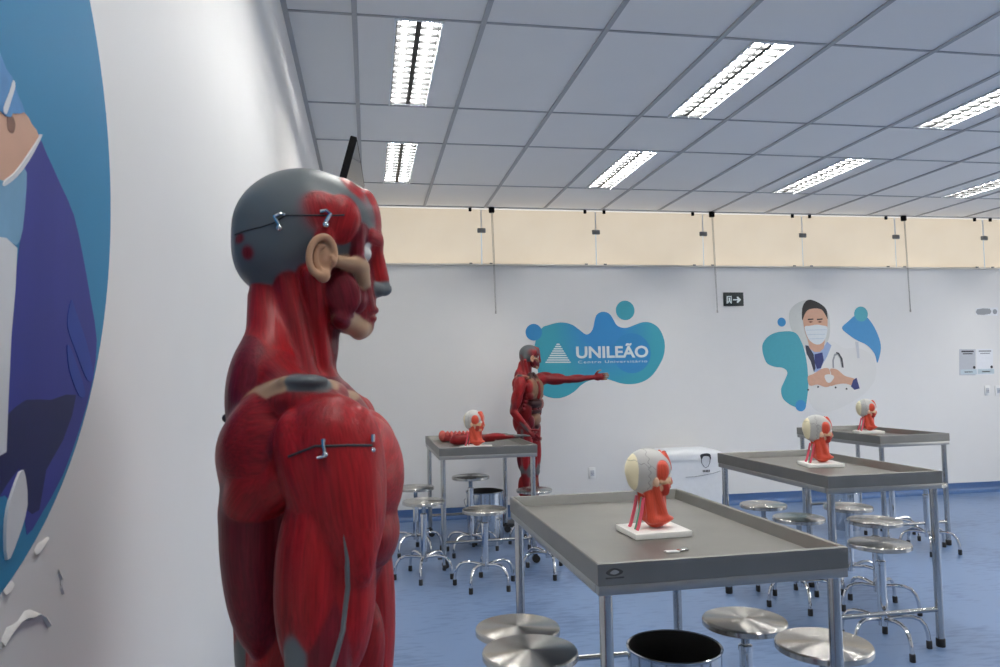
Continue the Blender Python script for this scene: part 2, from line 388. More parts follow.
# ------------------------------------------------------------------ steel tables
def make_table(w, d, h, label, loc, rz=0, caster=False):
    t = thing('steel_table', label, 'table', loc, rz, 'stainless steel dissection tables')
    # tray: raised lip, sloped inner floor, one skin with thickness
    bm = NB(); lip, fl, th = h, h-.042, .012
    def ring(ins, z): return [bm.verts.new(p) for p in ((ins, ins, z), (w-ins, ins, z), (w-ins, d-ins, z), (ins, d-ins, z))]
    rs = [ring(.03, h-.064), ring(.0, h-.064), ring(0, h-.003), ring(.003, h), ring(th, h), ring(th+.003, h-.003), ring(.028, fl), ring(.05, fl-.002)]
    for a, b in zip(rs, rs[1:]):
        for i in range(4): bm.faces.new((a[i], a[(i+1) % 4], b[(i+1) % 4], b[i]))
    bm.faces.new(rs[-1]); bm.faces.new(rs[0][::-1])
    obj('tray', bm, 'steel_tray', t, angle=25)
    bm = NB(); f = .014
    for y in (f, d-f): box(bm, (w/2, y, h-.0785), (w-.004, .026, .028), bev=.003)
    for x in (f, w-f): box(bm, (x, d/2, h-.0785), (.026, d-.06, .028), bev=.003)
    obj('apron_frame', bm, 'steel', t)
    lx = .032
    for x in (lx, w-lx):
        for y in (lx, d-lx):
            z0 = .09 if caster else .03
            lg = obj('leg', tube(NB(), [(x, y, z0), (x, y, h-.09)], .0195, 18), 'steel_tube', t)
            if caster:
                bm = lathe(NB(), [(0, .028), (.028, .028), (.03, .03), (.03, .058), (.028, .06), (0, .06)], 20)
                bmesh.ops.transform(bm, matrix=Matrix.Translation((x+.012, y, .03)) @ Matrix.Rotation(PI/2, 4, 'X') @ Matrix.Translation((0, 0, -.044)), verts=bm.verts[:])
                box(bm, (x+.006, y, .065), (.03, .045, .02), bev=.004); tube(bm, [(x, y, .06), (x, y, .1)], .012, 10); box(bm, (x-.03, y, .075), (.04, .03, .008), bev=.003)
                obj('caster', bm, 'rubber', lg)
            else:
                obj('rubber_foot', lathe(NB(), [(0, 0), (.021, 0), (.0225, .003), (.0225, .04), (.0205, .043), (0, .043)], 16, (x, y, 0)), 'rubber', lg)
    zs = .19
    for y in (lx, d-lx): obj('stretcher', tube(NB(), [(lx+.015, y, zs), (w-lx-.015, y, zs)], .0125, 12), 'steel_tube', t)
    return t
HT = .9095
TA = make_table(.798, 1.235, HT, 'nearest stainless steel table with a raised lip and dark emblem on its corner', (.637, 2.09, 0), math.radians(1.0))
TB = make_table(.662, 1.20, HT, 'stainless steel tray table behind the nearest one, over several stools', (2.292, 3.50, 0), math.radians(.6))
TC = make_table(.66, 1.10, HT, 'furthest stainless steel tray table below the masked doctor poster', (4.03, 5.43, 0), math.radians(3))
TD = make_table(.765, 1.22, HT, 'stainless steel tray table on casters carrying a red arm model', (.520, 5.72, 0), math.radians(.6), True)
# emblem on the near table's front lip
em = link('emblem', None, TA); em.location = (.05, 0, HT-.028)
bm = NB()
pl = lambda p, dd: Vector((p[0], -.0006-dd, p[1]))
plate(bm, smooth_loop([(-.026, 0), (-.012, .011), (.006, .012), (.026, .002), (.012, -.008), (-.01, -.009)], 4), pl, .0004)
obj('emblem_eye', bm, 'emblem_ink', em)
bm = NB(); plate(bm, smooth_loop([(-.014, 0), (0, .008), (.014, .001), (0, -.005)], 4), lambda p, dd: Vector((p[0], -.0012-dd, p[1])), .0003); obj('emblem_iris', bm, 'ink_grey', em)
bm = NB(); plate(bm, [(-.027, -.017), (.028, -.017), (.028, -.0125), (-.027, -.0125)], pl, .0004); obj('emblem_line', bm, 'emblem_ink', em)
em.name = 'emblem_plate'

# ------------------------------------------------------------------ stools
def make_stool():
    t = thing('steel_stool', '', 'stool'); R = .155
    obj('seat', lathe(NB(), [(0, 0), (.02, 0), (R-.012, -.0015), (R-.003, -.004), (R, -.009), (R, -.024), (R-.003, -.026), (R-.006, -.022), (.05, -.02), (0, -.02)][::-1], 56), 'steel_seat', t, angle=30)
    return t
def build_stool(h, label, loc, rz):
    t = thing('steel_stool', label, 'stool', loc, rz, 'round steel stools'); R = .155
    prof = [(0, 0), (R-.014, -.0012), (R-.004, -.0035), (R, -.009), (R, -.026), (R-.003, -.028), (R-.006, -.024), (.05, -.02), (0, -.02)][::-1]
    st = obj('seat', lathe(NB(), prof, 56, (0, 0, 0)), 'steel_seat', t, angle=30); st.location = (0, 0, h)
    bm = lathe(NB(), [(0, h-.02), (.05, h-.02), (.05, h-.027), (.028, h-.032), (.016, h-.05), (.016, .36), (.0, .36)][::-1], 20); obj('screw_post', bm, 'steel_tube', t)
    bm = lathe(NB(), [(0, .11), (.0235, .11), (.0235, h-.12), (.026, h-.118), (.026, h-.10), (.016, h-.095), (0, h-.095)], 20); obj('pole', bm, 'chrome', t)
    for k in range(5):
        a = 2*PI*k/5; c, s = math.cos(a), math.sin(a)
        prof = [(.015, .142), (.05, .150), (.10, .158), (.145, .157), (.178, .145), (.200, .118), (.212, .08), (.216, .045), (.217, .02)]
        lg = obj('leg', tube(NB(), [(r*c, r*s, z) for r, z in prof], .0105, 10), 'chrome', t)
        obj('rubber_foot', lathe(NB(), [(0, 0), (.0135, 0), (.0145, .003), (.0145, .036), (.012, .04), (0, .04)], 12, (.217*c, .217*s, 0)), 'rubber', lg)
    return t
ST = [(.375, 6.32, .545, .2, 'steel stool against the left of the casters table, behind another stool'),
      (.387, 5.55, .553, .75, 'steel stool at the near left corner of the table on casters'),
      (.821, 6.20, .63, .1, 'tall steel stool standing in front of the steel bin by the back wall'),
      (.785, 5.22, .53, .32, 'steel stool alone in front of the table on casters, all legs visible'),
      (1.40, 6.40, .468, .5, 'low steel stool beside the standing red muscle figure'),
      (1.29, 5.45, .46, .9, 'steel stool half hidden behind the far left corner of nearest table'),
      (.53, 2.755, .533, .3, 'steel stool left of the nearest table, the further of two'),
      (.505, 2.42, .568, .5, 'steel stool left of the nearest table, closest to the camera'),
      (1.385, 2.68, .522, .15, 'steel stool right of the open bin under the nearest table'),
      (1.49, 2.34, .543, .1, 'steel stool at the right front leg of the nearest table'),
      (2.66, 4.82, .54, .2, 'steel stool beyond the nearest table\'s right lip, left in the far row'),
      (2.63, 4.34, .54, .6, 'steel stool under the middle table\'s left edge, beyond nearest table'),
      (3.15, 4.60, .54, .1, 'steel stool in the middle of the cluster under the middle table'),
      (3.01, 4.14, .54, .5, 'steel stool just behind the front stool under the middle table'),
      (2.64, 3.60, .54, -.35, 'front steel stool under the middle table with its legs in full view'),
      (4.36, 5.36, .54, .35, 'steel stool between the middle table and the furthest table, right one'),
      (4.45, 5.88, .54, .1, 'steel stool under the furthest table, behind its neighbour')]
for x, y, h, rz, lb in ST: build_stool(h, lb, (x, y, 0), rz)

# ------------------------------------------------------------------ steel bins
def build_bin(label, loc, h, r):
    t = thing('steel_bin', label, 'bin', loc, .4, 'round stainless steel bins')
    prof = [(0, .0), (r*.93, 0), (r*.95, .012), (r*.985, h*.55), (r, h-.012), (r+.004, h-.008), (r+.005, h-.003), (r+.002, h), (r-.003, h-.003)]
    obj('body', lathe(NB(), prof, 56), 'steel_bin', t, angle=40)
    obj('lining', lathe(NB(), [(r-.003, h-.003), (r-.006, h*.6), (r*.92, .02), (0, .016)], 48), 'bin_inside', t)
    for s in (-1, 1):
        obj('handle', tube(NB(), [(s*(r+.003), -.05, h-.06), (s*(r+.02), -.045, h-.075), (s*(r+.03), 0, h-.12), (s*(r+.02), .045, h-.075), (s*(r+.003), .05, h-.06)], .004, 8), 'chrome', t)
    return t
build_bin('open stainless steel bin with dark inside under the nearest table', (1.07, 2.60, 0), .474, .165)
build_bin('shiny stainless steel bin under the table on casters by the back wall', (.99, 6.54, 0), .45, .165)
build_bin('small steel bin under the furthest table below the doctor poster', (4.27, 6.28, 0), .34, .13)

# ------------------------------------------------------------------ implicit-surface sculpting of the anatomical models
RED, REDD, MAR, GRY, BEI = (.33, .0095, .013), (.24, .009, .0125), (.155, .008, .017), (.125, .14, .145), (.46, .29, .175)
TAN, LIV, PNK, EYE, EARC = (.28, .15, .085), (.045, .010, .012), (.42, .20, .18), (.75, .73, .68), (.56, .31, .18)
def basis(dirv):
    z = np.array(dirv, float); z /= np.linalg.norm(z)
    x = np.array([1., 0, 0]) if abs(z[0]) < .8 else np.array([0, 1., 0]); x -= z*(x@z); x /= np.linalg.norm(x)
    return np.stack([x, np.cross(z, x), z], 1)
class Body:
    def __init__(s): s.p = []
    def e(s, c, r, col, k=.008, d=None, bias=0., streak=1., op='+', fax=2):
        s.p.append(dict(t='e', c=np.array(c, float), r=np.array(r, float), R=basis(d) if d is not None else np.eye(3), col=col, k=k, bias=bias, streak=streak, op=op, fax=fax)); return s.p[-1]
    def c(s, a, b, ra, rb, col, k=.008, bias=0., streak=1., op='+'):
        a, b = np.array(a, float), np.array(b, float)
        s.p.append(dict(t='c', a=a, b=b, ra=ra, rb=rb, R=basis(b-a), col=col, k=k, bias=bias, streak=streak, op=op, fax=2)); return s.p[-1]
    def both(s, kind, *a, **k):
        for sg in (-1, 1):
            b = []
            for q in a[:2]:
                b.append((q[0], q[1]*sg, q[2]) if isinstance(q, tuple) and len(q) == 3 else q)
            if kind == 'e':
                kk = dict(k); 
                if kk.get('d') is not None: kk['d'] = (kk['d'][0], kk['d'][1]*sg, kk['d'][2])
                s.e(b[0], a[1], *a[2:], **kk)
            else: s.c(b[0], b[1], *a[2:], **k)
    def xform(s, i0, i1, M, piv):
        M = np.array(M); piv = np.array(piv)
        for q in s.p[i0:i1]:
            for key in ('c', 'a', 'b'):
                if key in q and isinstance(q[key], np.ndarray): q[key] = M@(q[key]-piv)+piv
            q['R'] = M@q['R']
def pdist(q, P):
    if q['t'] == 'e':
        L = (P-q['c'].astype(np.float32))@q['R'].astype(np.float32); r = q['r'].astype(np.float32)
        k0 = np.linalg.norm(L/r, axis=-1); k1 = np.linalg.norm(L/(r*r), axis=-1)+1e-6
        return k0*(k0-1)/k1
    ab = (q['b']-q['a']).astype(np.float32); pa = P-q['a'].astype(np.float32)
    t = np.clip((pa@ab)/(ab@ab), 0, 1)
    return np.linalg.norm(pa-t[..., None]*ab, axis=-1)-(q['ra']+(q['rb']-q['ra'])*t)
def pbox(q):
    if q['t'] == 'e':
        ext = np.abs(q['R'])@q['r']; return q['c']-ext, q['c']+ext
    m = max(q['ra'], q['rb']); return np.minimum(q['a'], q['b'])-m, np.maximum(q['a'], q['b'])+m
def sculpt(body, h):
    lo = np.min([pbox(q)[0] for q in body.p if q['op'] == '+'], 0)-3*h; hi = np.max([pbox(q)[1] for q in body.p if q['op'] == '+'], 0)+3*h
    n = np.ceil((hi-lo)/h).astype(int)+1
    d = np.full(n, .05, np.float32); ax = [(lo[i]+h*np.arange(n[i])).astype(np.float32) for i in range(3)]
    for q in body.p:
        a, b = pbox(q); m = q['k']+4*h+.004
        i0 = np.clip(np.floor((a-m-lo)/h).astype(int), 0, n); i1 = np.clip(np.ceil((b+m-lo)/h).astype(int)+1, 0, n)
        if (i1 <= i0).any(): continue
        sl = tuple(slice(x, y) for x, y in zip(i0, i1))
        P = np.stack(np.meshgrid(*[ax[i][sl[i]] for i in range(3)], indexing='ij'), -1)
        v = pdist(q, P); o = d[sl]; k = q['k']
        if q['op'] == '+':
            hh = np.maximum(k-np.abs(o-v), 0)/k; d[sl] = np.minimum(o, v)-hh*hh*k*.25
        else:
            v = -v; hh = np.maximum(k-np.abs(o-v), 0)/k; d[sl] = np.maximum(o, v)+hh*hh*k*.25
    s = d < 0
    c = np.zeros(np.array(d.shape)-1, np.int8)
    offs = [(i, j, k) for i in (0, 1) for j in (0, 1) for k in (0, 1)]
    nn = c.shape
    for o in offs: c += s[o[0]:o[0]+nn[0], o[1]:o[1]+nn[1], o[2]:o[2]+nn[2]]
    cell = np.argwhere((c > 0) & (c < 8)); idx = np.full(nn, -1, np.int32); idx[tuple(cell.T)] = np.arange(len(cell))
    acc = np.zeros((len(cell), 3)); cnt = np.zeros(len(cell))
    for a in offs:
        for b in offs:
            if sum(abs(x-y) for x, y in zip(a, b)) != 1 or a > b: continue
            da = d[tuple((cell+a).T)]; db = d[tuple((cell+b).T)]; m = (da < 0) != (db < 0)
            t = da[m]/(da[m]-db[m]); acc[m] += np.array(a)+t[:, None]*(np.array(b)-np.array(a)); cnt[m] += 1
    V = lo+h*(cell+acc/np.maximum(cnt, 1)[:, None])
    F = []
    for axn in range(3):
        sh = [slice(None)]*3; s0 = s.copy()
        A = s0[tuple(slice(0, -1) if i == axn else slice(1, -1) for i in range(3))]; B = s0[tuple(slice(1, None) if i == axn else slice(1, -1) for i in range(3))]
        e = np.argwhere(A != B); fl = A[tuple(e.T)]
        u, v = [(1, 2), (2, 0), (0, 1)][axn]
        base = e.copy(); base[:, u] += 1; base[:, v] += 1
        def cid(du, dv):
            q = base.copy(); q[:, u] += du; q[:, v] += dv; return idx[tuple(q.T)]
        qd = np.stack([cid(-1, -1), cid(0, -1), cid(0, 0), cid(-1, 0)], 1)
        qd[~fl] = qd[~fl][:, ::-1]; F.append(qd)
    return V, np.concatenate(F)
def paint(body, V, override=None, soft=.0007):
    P = V.astype(np.float32); N = len(P)
    best = np.full(N, 9., np.float32); W = np.zeros(N); C = np.zeros((N, 3)); fib = np.zeros((N, 3)); stk = np.zeros(N)
    ds = []
    for q in body.p:
        if q['op'] != '+': ds.append(None); continue
        a, b = pbox(q); m = np.all((P > a-.03) & (P < b+.03), 1); v = np.full(N, 9., np.float32)
        if m.any(): v[m] = pdist(q, P[m])-q['bias']
        ds.append((np.nonzero(m)[0], v[m])); better = v < best; best[better] = v[better]
        if better.any():
            c0 = q['c'] if q['t'] == 'e' else q['a']; L = (V[better]-c0)@q['R']; sc = np.array([1., 1., 1.]); sc[q['fax']] = .045
            fib[better] = L*sc+hash(tuple(np.round(c0, 3))) % 97*.013; stk[better] = q['streak']
    for q, dv in zip(body.p, ds):
        if dv is None: continue
        ii, v = dv; w = np.exp(-np.clip((v-best[ii])/soft, 0, 30)); C[ii] += w[:, None]*np.array(q['col']); W[ii] += w
    C /= np.maximum(W, 1e-9)[:, None]
    if override is not None: override(V, C, stk)
    return C, fib, stk
def skin_mesh(name, V, F, C, fib, stk, m, parent=None, bone=None):
    used = np.unique(F); remap = np.full(len(V), -1, np.int64); remap[used] = np.arange(len(used)); F = remap[F]; V = V[used]
    me = bpy.data.meshes.new(name); me.vertices.add(len(V)); me.vertices.foreach_set('co', V.astype(np.float32).ravel())
    me.loops.add(F.size); me.loops.foreach_set('vertex_index', F.astype(np.int32).ravel()); me.polygons.add(len(F))
    me.polygons.foreach_set('loop_start', np.arange(0, F.size, 4, dtype=np.int32)); me.polygons.foreach_set('use_smooth', np.ones(len(F), bool))
    me.update(calc_edges=True); me.validate()
    a = me.attributes.new('paint', 'FLOAT_COLOR', 'POINT'); a.data.foreach_set('color', np.concatenate([C[used], np.ones((len(used), 1))], 1).astype(np.float32).ravel())
    a = me.attributes.new('fibre', 'FLOAT_VECTOR', 'POINT'); a.data.foreach_set('vector', fib[used].astype(np.float32).ravel())
    a = me.attributes.new('streak', 'FLOAT', 'POINT'); a.data.foreach_set('value', stk[used].astype(np.float32))
    me.materials.append(MATS[m]); return link(name, me, parent)

# -- the muscle figure
def face_prims(B):
    B.e((-.013, 0, 1.660), (.0975, .077, .086), GRY, .02, streak=0)
    B.e((.040, 0, 1.668), (.050, .060, .054), GRY, .02, streak=0)
    B.e((-.045, 0, 1.620), (.062, .066, .055), GRY, .02, streak=0)
    B.e((.036, 0, 1.585), (.046, .051, .068), MAR, .015)
    B.e((.064, 0, 1.560), (.022, .034, .045), REDD, .012)
    B.e((.074, 0, 1.672), (.018, .030, .046), RED, .012, bias=.003)
    B.both('e', (.0590, .020, 1.692), (.011, .021, .038), RED, .010, d=(-.50, 0, 1), bias=.004)
    B.both('c', (.076, .034, 1.648), (.088, .008, 1.646), .0075, .0085, RED, .010)
    B.both('c', (.064, .047, 1.650), (.063, .049, 1.612), .0075, .0075, MAR, .006, bias=.003)          # outer rim of the eye socket
    B.both('c', (.034, .066, 1.606), (.060, .053, 1.603), .0085, .0095, BEI, .007, bias=.004, streak=0)   # cheek arch
    B.both('e', (.066, .045, 1.600), (.012, .010, .014), BEI, .007, bias=.003, streak=0)
    B.both('e', (.070, .042, 1.586), (.0085, .009, .012), BEI, .006, bias=.003, streak=0)
    B.both('e', (.044, .053, 1.566), (.021, .0095, .030), MAR, .005, d=(-.3, 0, 1), bias=.003)              # masseter
    B.both('c', (.071, .038, 1.578), (.077, .018, 1.548), .008, .007, REDD, .005)
    B.both('e', (.062, .036, 1.560), (.012, .012, .020), MAR, .005)
    B.both('c', (.022, .048, 1.565), (.040, .042, 1.535), .010, .011, MAR, .014)
    B.both('c', (.040, .043, 1.534), (.062, .022, 1.518), .0115, .013, BEI, .008, streak=0)
    B.both('e', (.040, .036, 1.528), (.024, .010, .011), MAR, .012, d=(1, 0, -.4), fax=2)
    B.e((.063, 0, 1.521), (.018, .023, .016), BEI, .010, streak=0)
    B.e((.074, 0, 1.526), (.008, .012, .011), REDD, .006, bias=.001)
    B.c((.086, 0, 1.640), (.095, 0, 1.590), .009, .0105, RED, .010)
    B.e((.0975, 0, 1.576), (.0115, .0115, .010), GRY, .006, bias=.003, streak=0)
    B.both('e', (.088, .011, 1.574), (.011, .008, .0085), GRY, .006, streak=0)
    B.e((.080, 0, 1.546), (.0105, .021, .0060), REDD, .003); B.e((.078, 0, 1.534), (.0095, .018, .0060), REDD, .003)
    B.both('e', (.092, .031, 1.624), (.017, .016, .012), MAR, .006, op='-')
    B.both('e', (.068, .030, 1.622), (.0125, .0125, .0125), EYE, .003, streak=0, bias=.001)
    B.both('e', (.004, .0625, 1.666), (.040, .0145, .034), RED, .004, d=(-.25, 0, 1), fax=2)               # temple muscle, fan of two bellies
    B.both('e', (.034, .0590, 1.662), (.030, .0135, .033), RED, .004, d=(.30, 0, 1), fax=2)
    B.both('e', (.018, .068, 1.636), (.014, .010, .018), RED, .004, fax=2)
    B.both('e', (-.084, .036, 1.640), (.009, .010, .007), REDD, .002, bias=.003)
    B.both('e', (-.074, .046, 1.618), (.011, .010, .009), REDD, .002, bias=.003)
def neck_prims(B):
    B.c((-.022, 0, 1.565), (-.030, 0, 1.430), .050, .058, RED, .012)
    B.e((-.052, 0, 1.54), (.030, .045, .06), REDD, .012)
    B.both('c', (.002, .056, 1.588), (.014, .024, 1.455), .015, .013, RED, .006, bias=.002)
    B.both('c', (-.036, .040, 1.61), (-.010, .060, 1.45), .014, .02, REDD, .010)
    B.e((.018, 0, 1.505), (.016, .022, .045), MAR, .008)
    B.both('c', (-.060, .022, 1.560), (-.050, .075, 1.462), .026, .032, RED, .012)
    B.both('c', (-.050, .075, 1.462), (-.008, .160, 1.430), .030, .022, REDD, .014)
    B.both('e', (-.068, .055, 1.425), (.040, .07, .085), MAR, .015)
def torso_prims(B, opened):
    B.e((.0, 0, 1.27), (.108, .150, .19), MAR, .02)
    B.both('e', (.066, .078, 1.325), (.054, .082, .078), RED, .008, d=(0, .5, 1), fax=1)
    B.both('e', (.075, .085, 1.255), (.038, .065, .05), REDD, .006)
    for i in range(4): B.both('e', (.055-.012*i, .125+.003*i, 1.23-.035*i), (.034, .020, .020), REDD, .004, d=(1, 0, -.4))
    B.both('e', (-.062, .092, 1.275), (.047, .062, .165), MAR, .008)
    B.both('e', (-.070, .100, 1.360), (.042, .058, .062), REDD, .006, d=(.2, 1, .5), fax=0)
    B.both('e', (-.058, .135, 1.315), (.035, .035, .05), RED, .006, d=(.5, .6, .7))
    B.both('e', (-.078, .030, 1.24), (.030, .030, .20), REDD, .008)
    B.e((-.005, 0, 1.085), (.088, .128, .15), RED, .02)
    B.both('e', (.072, .033, 1.135), (.036, .040, .16), RED, .006)
    B.both('e', (.02, .105, 1.09), (.068, .032, .11), REDD, .008, d=(.3, 0, 1))
    B.e((-.008, 0, .955), (.098, .158, .11), REDD, .02)
    B.both('e', (-.056, .075, .985), (.068, .078, .115), RED, .008, d=(0, .4, 1))
    B.e((-.08, 0, 1.09), (.022, .062, .06), GRY, .008, bias=.003, streak=0)
    B.both('c', (.052, .018, 1.420), (.026, .158, 1.438), .009, .008, BEI, .006, bias=.002, streak=0)
    B.both('e', (-.042, .138, 1.372), (.050, .042, .066), REDD, .022, fax=0)
    B.both('c', (-.082, .095, 1.285), (-.012, .178, 1.338), .024, .026, RED, .010)
    B.both('c', (-.080, .085, 1.335), (-.010, .170, 1.375), .026, .028, MAR, .014)
    B.both('e', (.0, .120, 1.425), (.05, .07, .028), REDD, .014)
    B.both('c', (-.022, .172, 1.446), (-.078, .102, 1.408), .0075, .0085, BEI, .005, bias=.004, streak=0)
    B.both('e', (.003, .172, 1.4475), (.025, .020, .0080), GRY, .006, bias=.004, streak=0)
    if opened:
        B.both('e', (.075, .055, 1.31), (.055, .06, .10), TAN, .006, bias=.012, streak=.3)
        B.e((.11, .0, 1.30), (.03, .02, .09), REDD, .004, bias=.008)
        B.e((.085, -.01, 1.175), (.052, .115, .045), LIV, .006, bias=.012, streak=0)
        B.e((.112, .05, 1.17), (.03, .03, .055), PNK, .005, bias=.012, streak=0)
        B.e((.078, 0, 1.095), (.045, .10, .022), LIV, .005, bias=.008, streak=0)
        B.e((.075, 0, 1.02), (.045, .085, .065), TAN, .006, bias=.012, streak=.2)
        B.e((.075, -.085, 1.0), (.03, .03, .06), MAR, .005, bias=.012); B.e((.085, 0, .955), (.03, .035, .03), LIV, .005, bias=.012, streak=0)
        B.both('c', (.045, .03, 1.455), (.075, .06, 1.395), .022, .02, LIV, .006, streak=0, bias=.004)
def arm_prims(B, S, E, Wr, front, out, curl=.5, spread=False, tips=None):
    S, E, Wr, front, out = [np.array(v, float) for v in (S, E, Wr, front, out)]
    def fr(a, b):
        ax = (b-a)/np.linalg.norm(b-a); f = front-ax*(front@ax); f /= np.linalg.norm(f); o = np.cross(f, ax); o *= np.sign(o@out) or 1; return ax, f, o
    ax, f, o = fr(S, E); L = np.linalg.norm(E-S)
    pt = lambda a, ff=0, oo=0: tuple(S+ax*L*a+f*ff+o*oo)
    B.c(pt(0), pt(1), .043, .036, REDD, .010)
    B.e(pt(.52, -.020, .006), (.033, .036, .105), REDD, .005, d=tuple(ax))
    B.e(pt(.50, -.010, .028), (.026, .020, .085), RED, .004, d=tuple(ax))
    B.e(pt(.56, .028, .004), (.031, .033, .095), RED, .005, d=tuple(ax))
    B.e(pt(.76, .008, .022), (.026, .020, .075), MAR, .004, d=tuple(ax))
    B.e(pt(.045, .004, -.004), (.054, .050, .056), RED, .022)
    B.e(pt(.20, .020, .021), (.045, .034, .094), RED, .005, d=tuple(ax+f*.16))
    B.e(pt(.17, .040, .010), (.028, .034, .084), RED, .006, d=tuple(ax+f*.04-o*.05))
    B.e(pt(.16, -.020, .008), (.030, .036, .078), RED, .006, d=tuple(ax+f*.34))
    B.e(pt(.35, .034, .030), (.024, .020, .060), RED, .006, d=tuple(ax+f*.14))
    B.e(pt(.82, -.022, .026), (.014, .010, .062), GRY, .004, d=tuple(ax), bias=.002, streak=0)
    a2, f2, o2 = fr(E, Wr); L2 = np.linalg.norm(Wr-E)
    q = lambda a, ff=0, oo=0: tuple(E+a2*L2*a+f2*ff+o2*oo)
    B.c(q(0), q(1), .036, .024, REDD, .010)
    B.e(q(.28, .018, .014), (.026, .026, .095), RED, .005, d=tuple(a2)); B.e(q(.30, -.012, -.012), (.028, .026, .10), MAR, .005, d=tuple(a2))
    B.e(q(.30, -.014, .016), (.022, .022, .09), RED, .004, d=tuple(a2))
    B.c(q(.55, .0, .022), q(1.02, .0, .012), .010, .012, GRY, .005, bias=.003, streak=0)
    # hand
    hl = a2; B.e(tuple(Wr+hl*.045), (.014, .038, .048) if abs(o2[1]) > .5 else (.038, .014, .048), REDD, .008, d=None if abs(hl[2]) > .9 else tuple(hl), streak=.3)
    B.e(tuple(Wr+hl*.05), (.020, .032, .045), REDD, .008, d=tuple(hl), streak=.3)
    lens = (.066, .078, .072, .056)
    for i in range(4):
        w = (1.5-i)*.019; b0 = Wr+hl*.080+f2*w
        d1 = hl*math.cos(curl*.5)-o2*math.sin(curl*.5); d2 = hl*math.cos(curl*1.4)-o2*math.sin(curl*1.4); d3 = hl*math.cos(curl*2.2)-o2*math.sin(curl*2.2)
        p1 = b0+d1*lens[i]*.48; p2 = p1+d2*lens[i]*.32; p3 = p2+d3*lens[i]*.24; tc = tips or REDD
        B.c(tuple(b0), tuple(p1), .0092, .0085, REDD, .003, streak=0); B.c(tuple(p1), tuple(p2), .0085, .0078, tc, .003, streak=0); B.c(tuple(p2), tuple(p3), .0078, .0068, tc, .003, streak=0)
    t0 = Wr+hl*.025+f2*.030; t1 = t0+(hl*.6+f2*.75-o2*.35)*.035; t2 = t1+(hl*.85+f2*.25-o2*.4)*.032
    B.c(tuple(t0), tuple(t1), .012, .010, REDD, .005, streak=0); B.c(tuple(t1), tuple(t2), .010, .008, tips or REDD, .003, streak=0)
def leg_prims(B):
    for s in (-1, 1):
        y = .088*s
        B.c((0, y, .93), (.006, y, .50), .078, .047, REDD, .012)
        B.e((.040, y-.005*s, .73), (.040, .040, .19), RED, .006); B.e((.020, y+.040*s, .71), (.042, .034, .19), RED, .006)
        B.e((.030, y-.040*s, .66), (.034, .030, .14), REDD, .006); B.e((-.045, y+.012*s, .70), (.036, .042, .17), MAR, .006)
        B.e((-.038, y-.035*s, .72), (.036, .034, .17), REDD, .006)
        B.c((.01, y+.066*s, .92), (.006, y+.050*s, .55), .014, .012, GRY, .005, streak=0)
        B.e((.002, y, .545), (.054, .053, .060), GRY, .010, bias=.006, streak=0); B.e((.034, y, .505), (.028, .032, .036), GRY, .008, bias=.004, streak=0); B.e((.040, y, .56), (.024, .034, .05), GRY, .008, bias=.003, streak=0)
        B.c((.004, y, .50), (-.012, y, .13), .045, .030, REDD, .012)
        B.e((-.034, y+.020*s, .375), (.036, .030, .105), RED, .006); B.e((-.036, y-.020*s, .365), (.036, .030, .11), RED, .006); B.e((.020, y+.014*s, .34), (.024, .026, .13), MAR, .006)
        B.c((.028, y-.012*s, .44), (.012, y-.01*s, .17), .012, .012, BEI, .005, streak=0)
        B.c((-.050, y, .27), (-.046, y, .10), .014, .012, GRY, .008, streak=0)
        B.e((-.035, y, .082), (.038, .032, .040), REDD, .012, streak=.3)
        B.c((-.02, y, .100), (.115, y+.016*s, .066), .036, .022, REDD, .012, streak=.6); B.c((.02, y+.012*s, .066), (.12, y+.03*s, .058), .028, .018, MAR, .010, streak=.3)
        for i in range(5):
            yy = y+(-.022+.016*i)*s; B.c((.12-.006*i, yy+.008*s, .060), (.172-.010*i-(.0 if i else -.004), yy+.013*s, .054), .0115 if i == 0 else .0085, .010 if i == 0 else .007, REDD, .003, streak=0)
def figure(opened, right, left, head_turn=0.):
    B = Body(); face_prims(B); n = len(B.p)
    if head_turn:
        c, s = math.cos(head_turn), math.sin(head_turn); B.xform(0, n, [[c, -s, 0], [s, c, 0], [0, 0, 1]], (-.02, 0, 0))
        for q in B.p[:n]:
            for key in ('c', 'a', 'b'):
                if isinstance(q.get(key), np.ndarray): q[key] = q[key]+np.array((.022, .016, 0))
    neck_prims(B); torso_prims(B, opened)
    arm_prims(B, **right); arm_prims(B, **left); leg_prims(B); return B
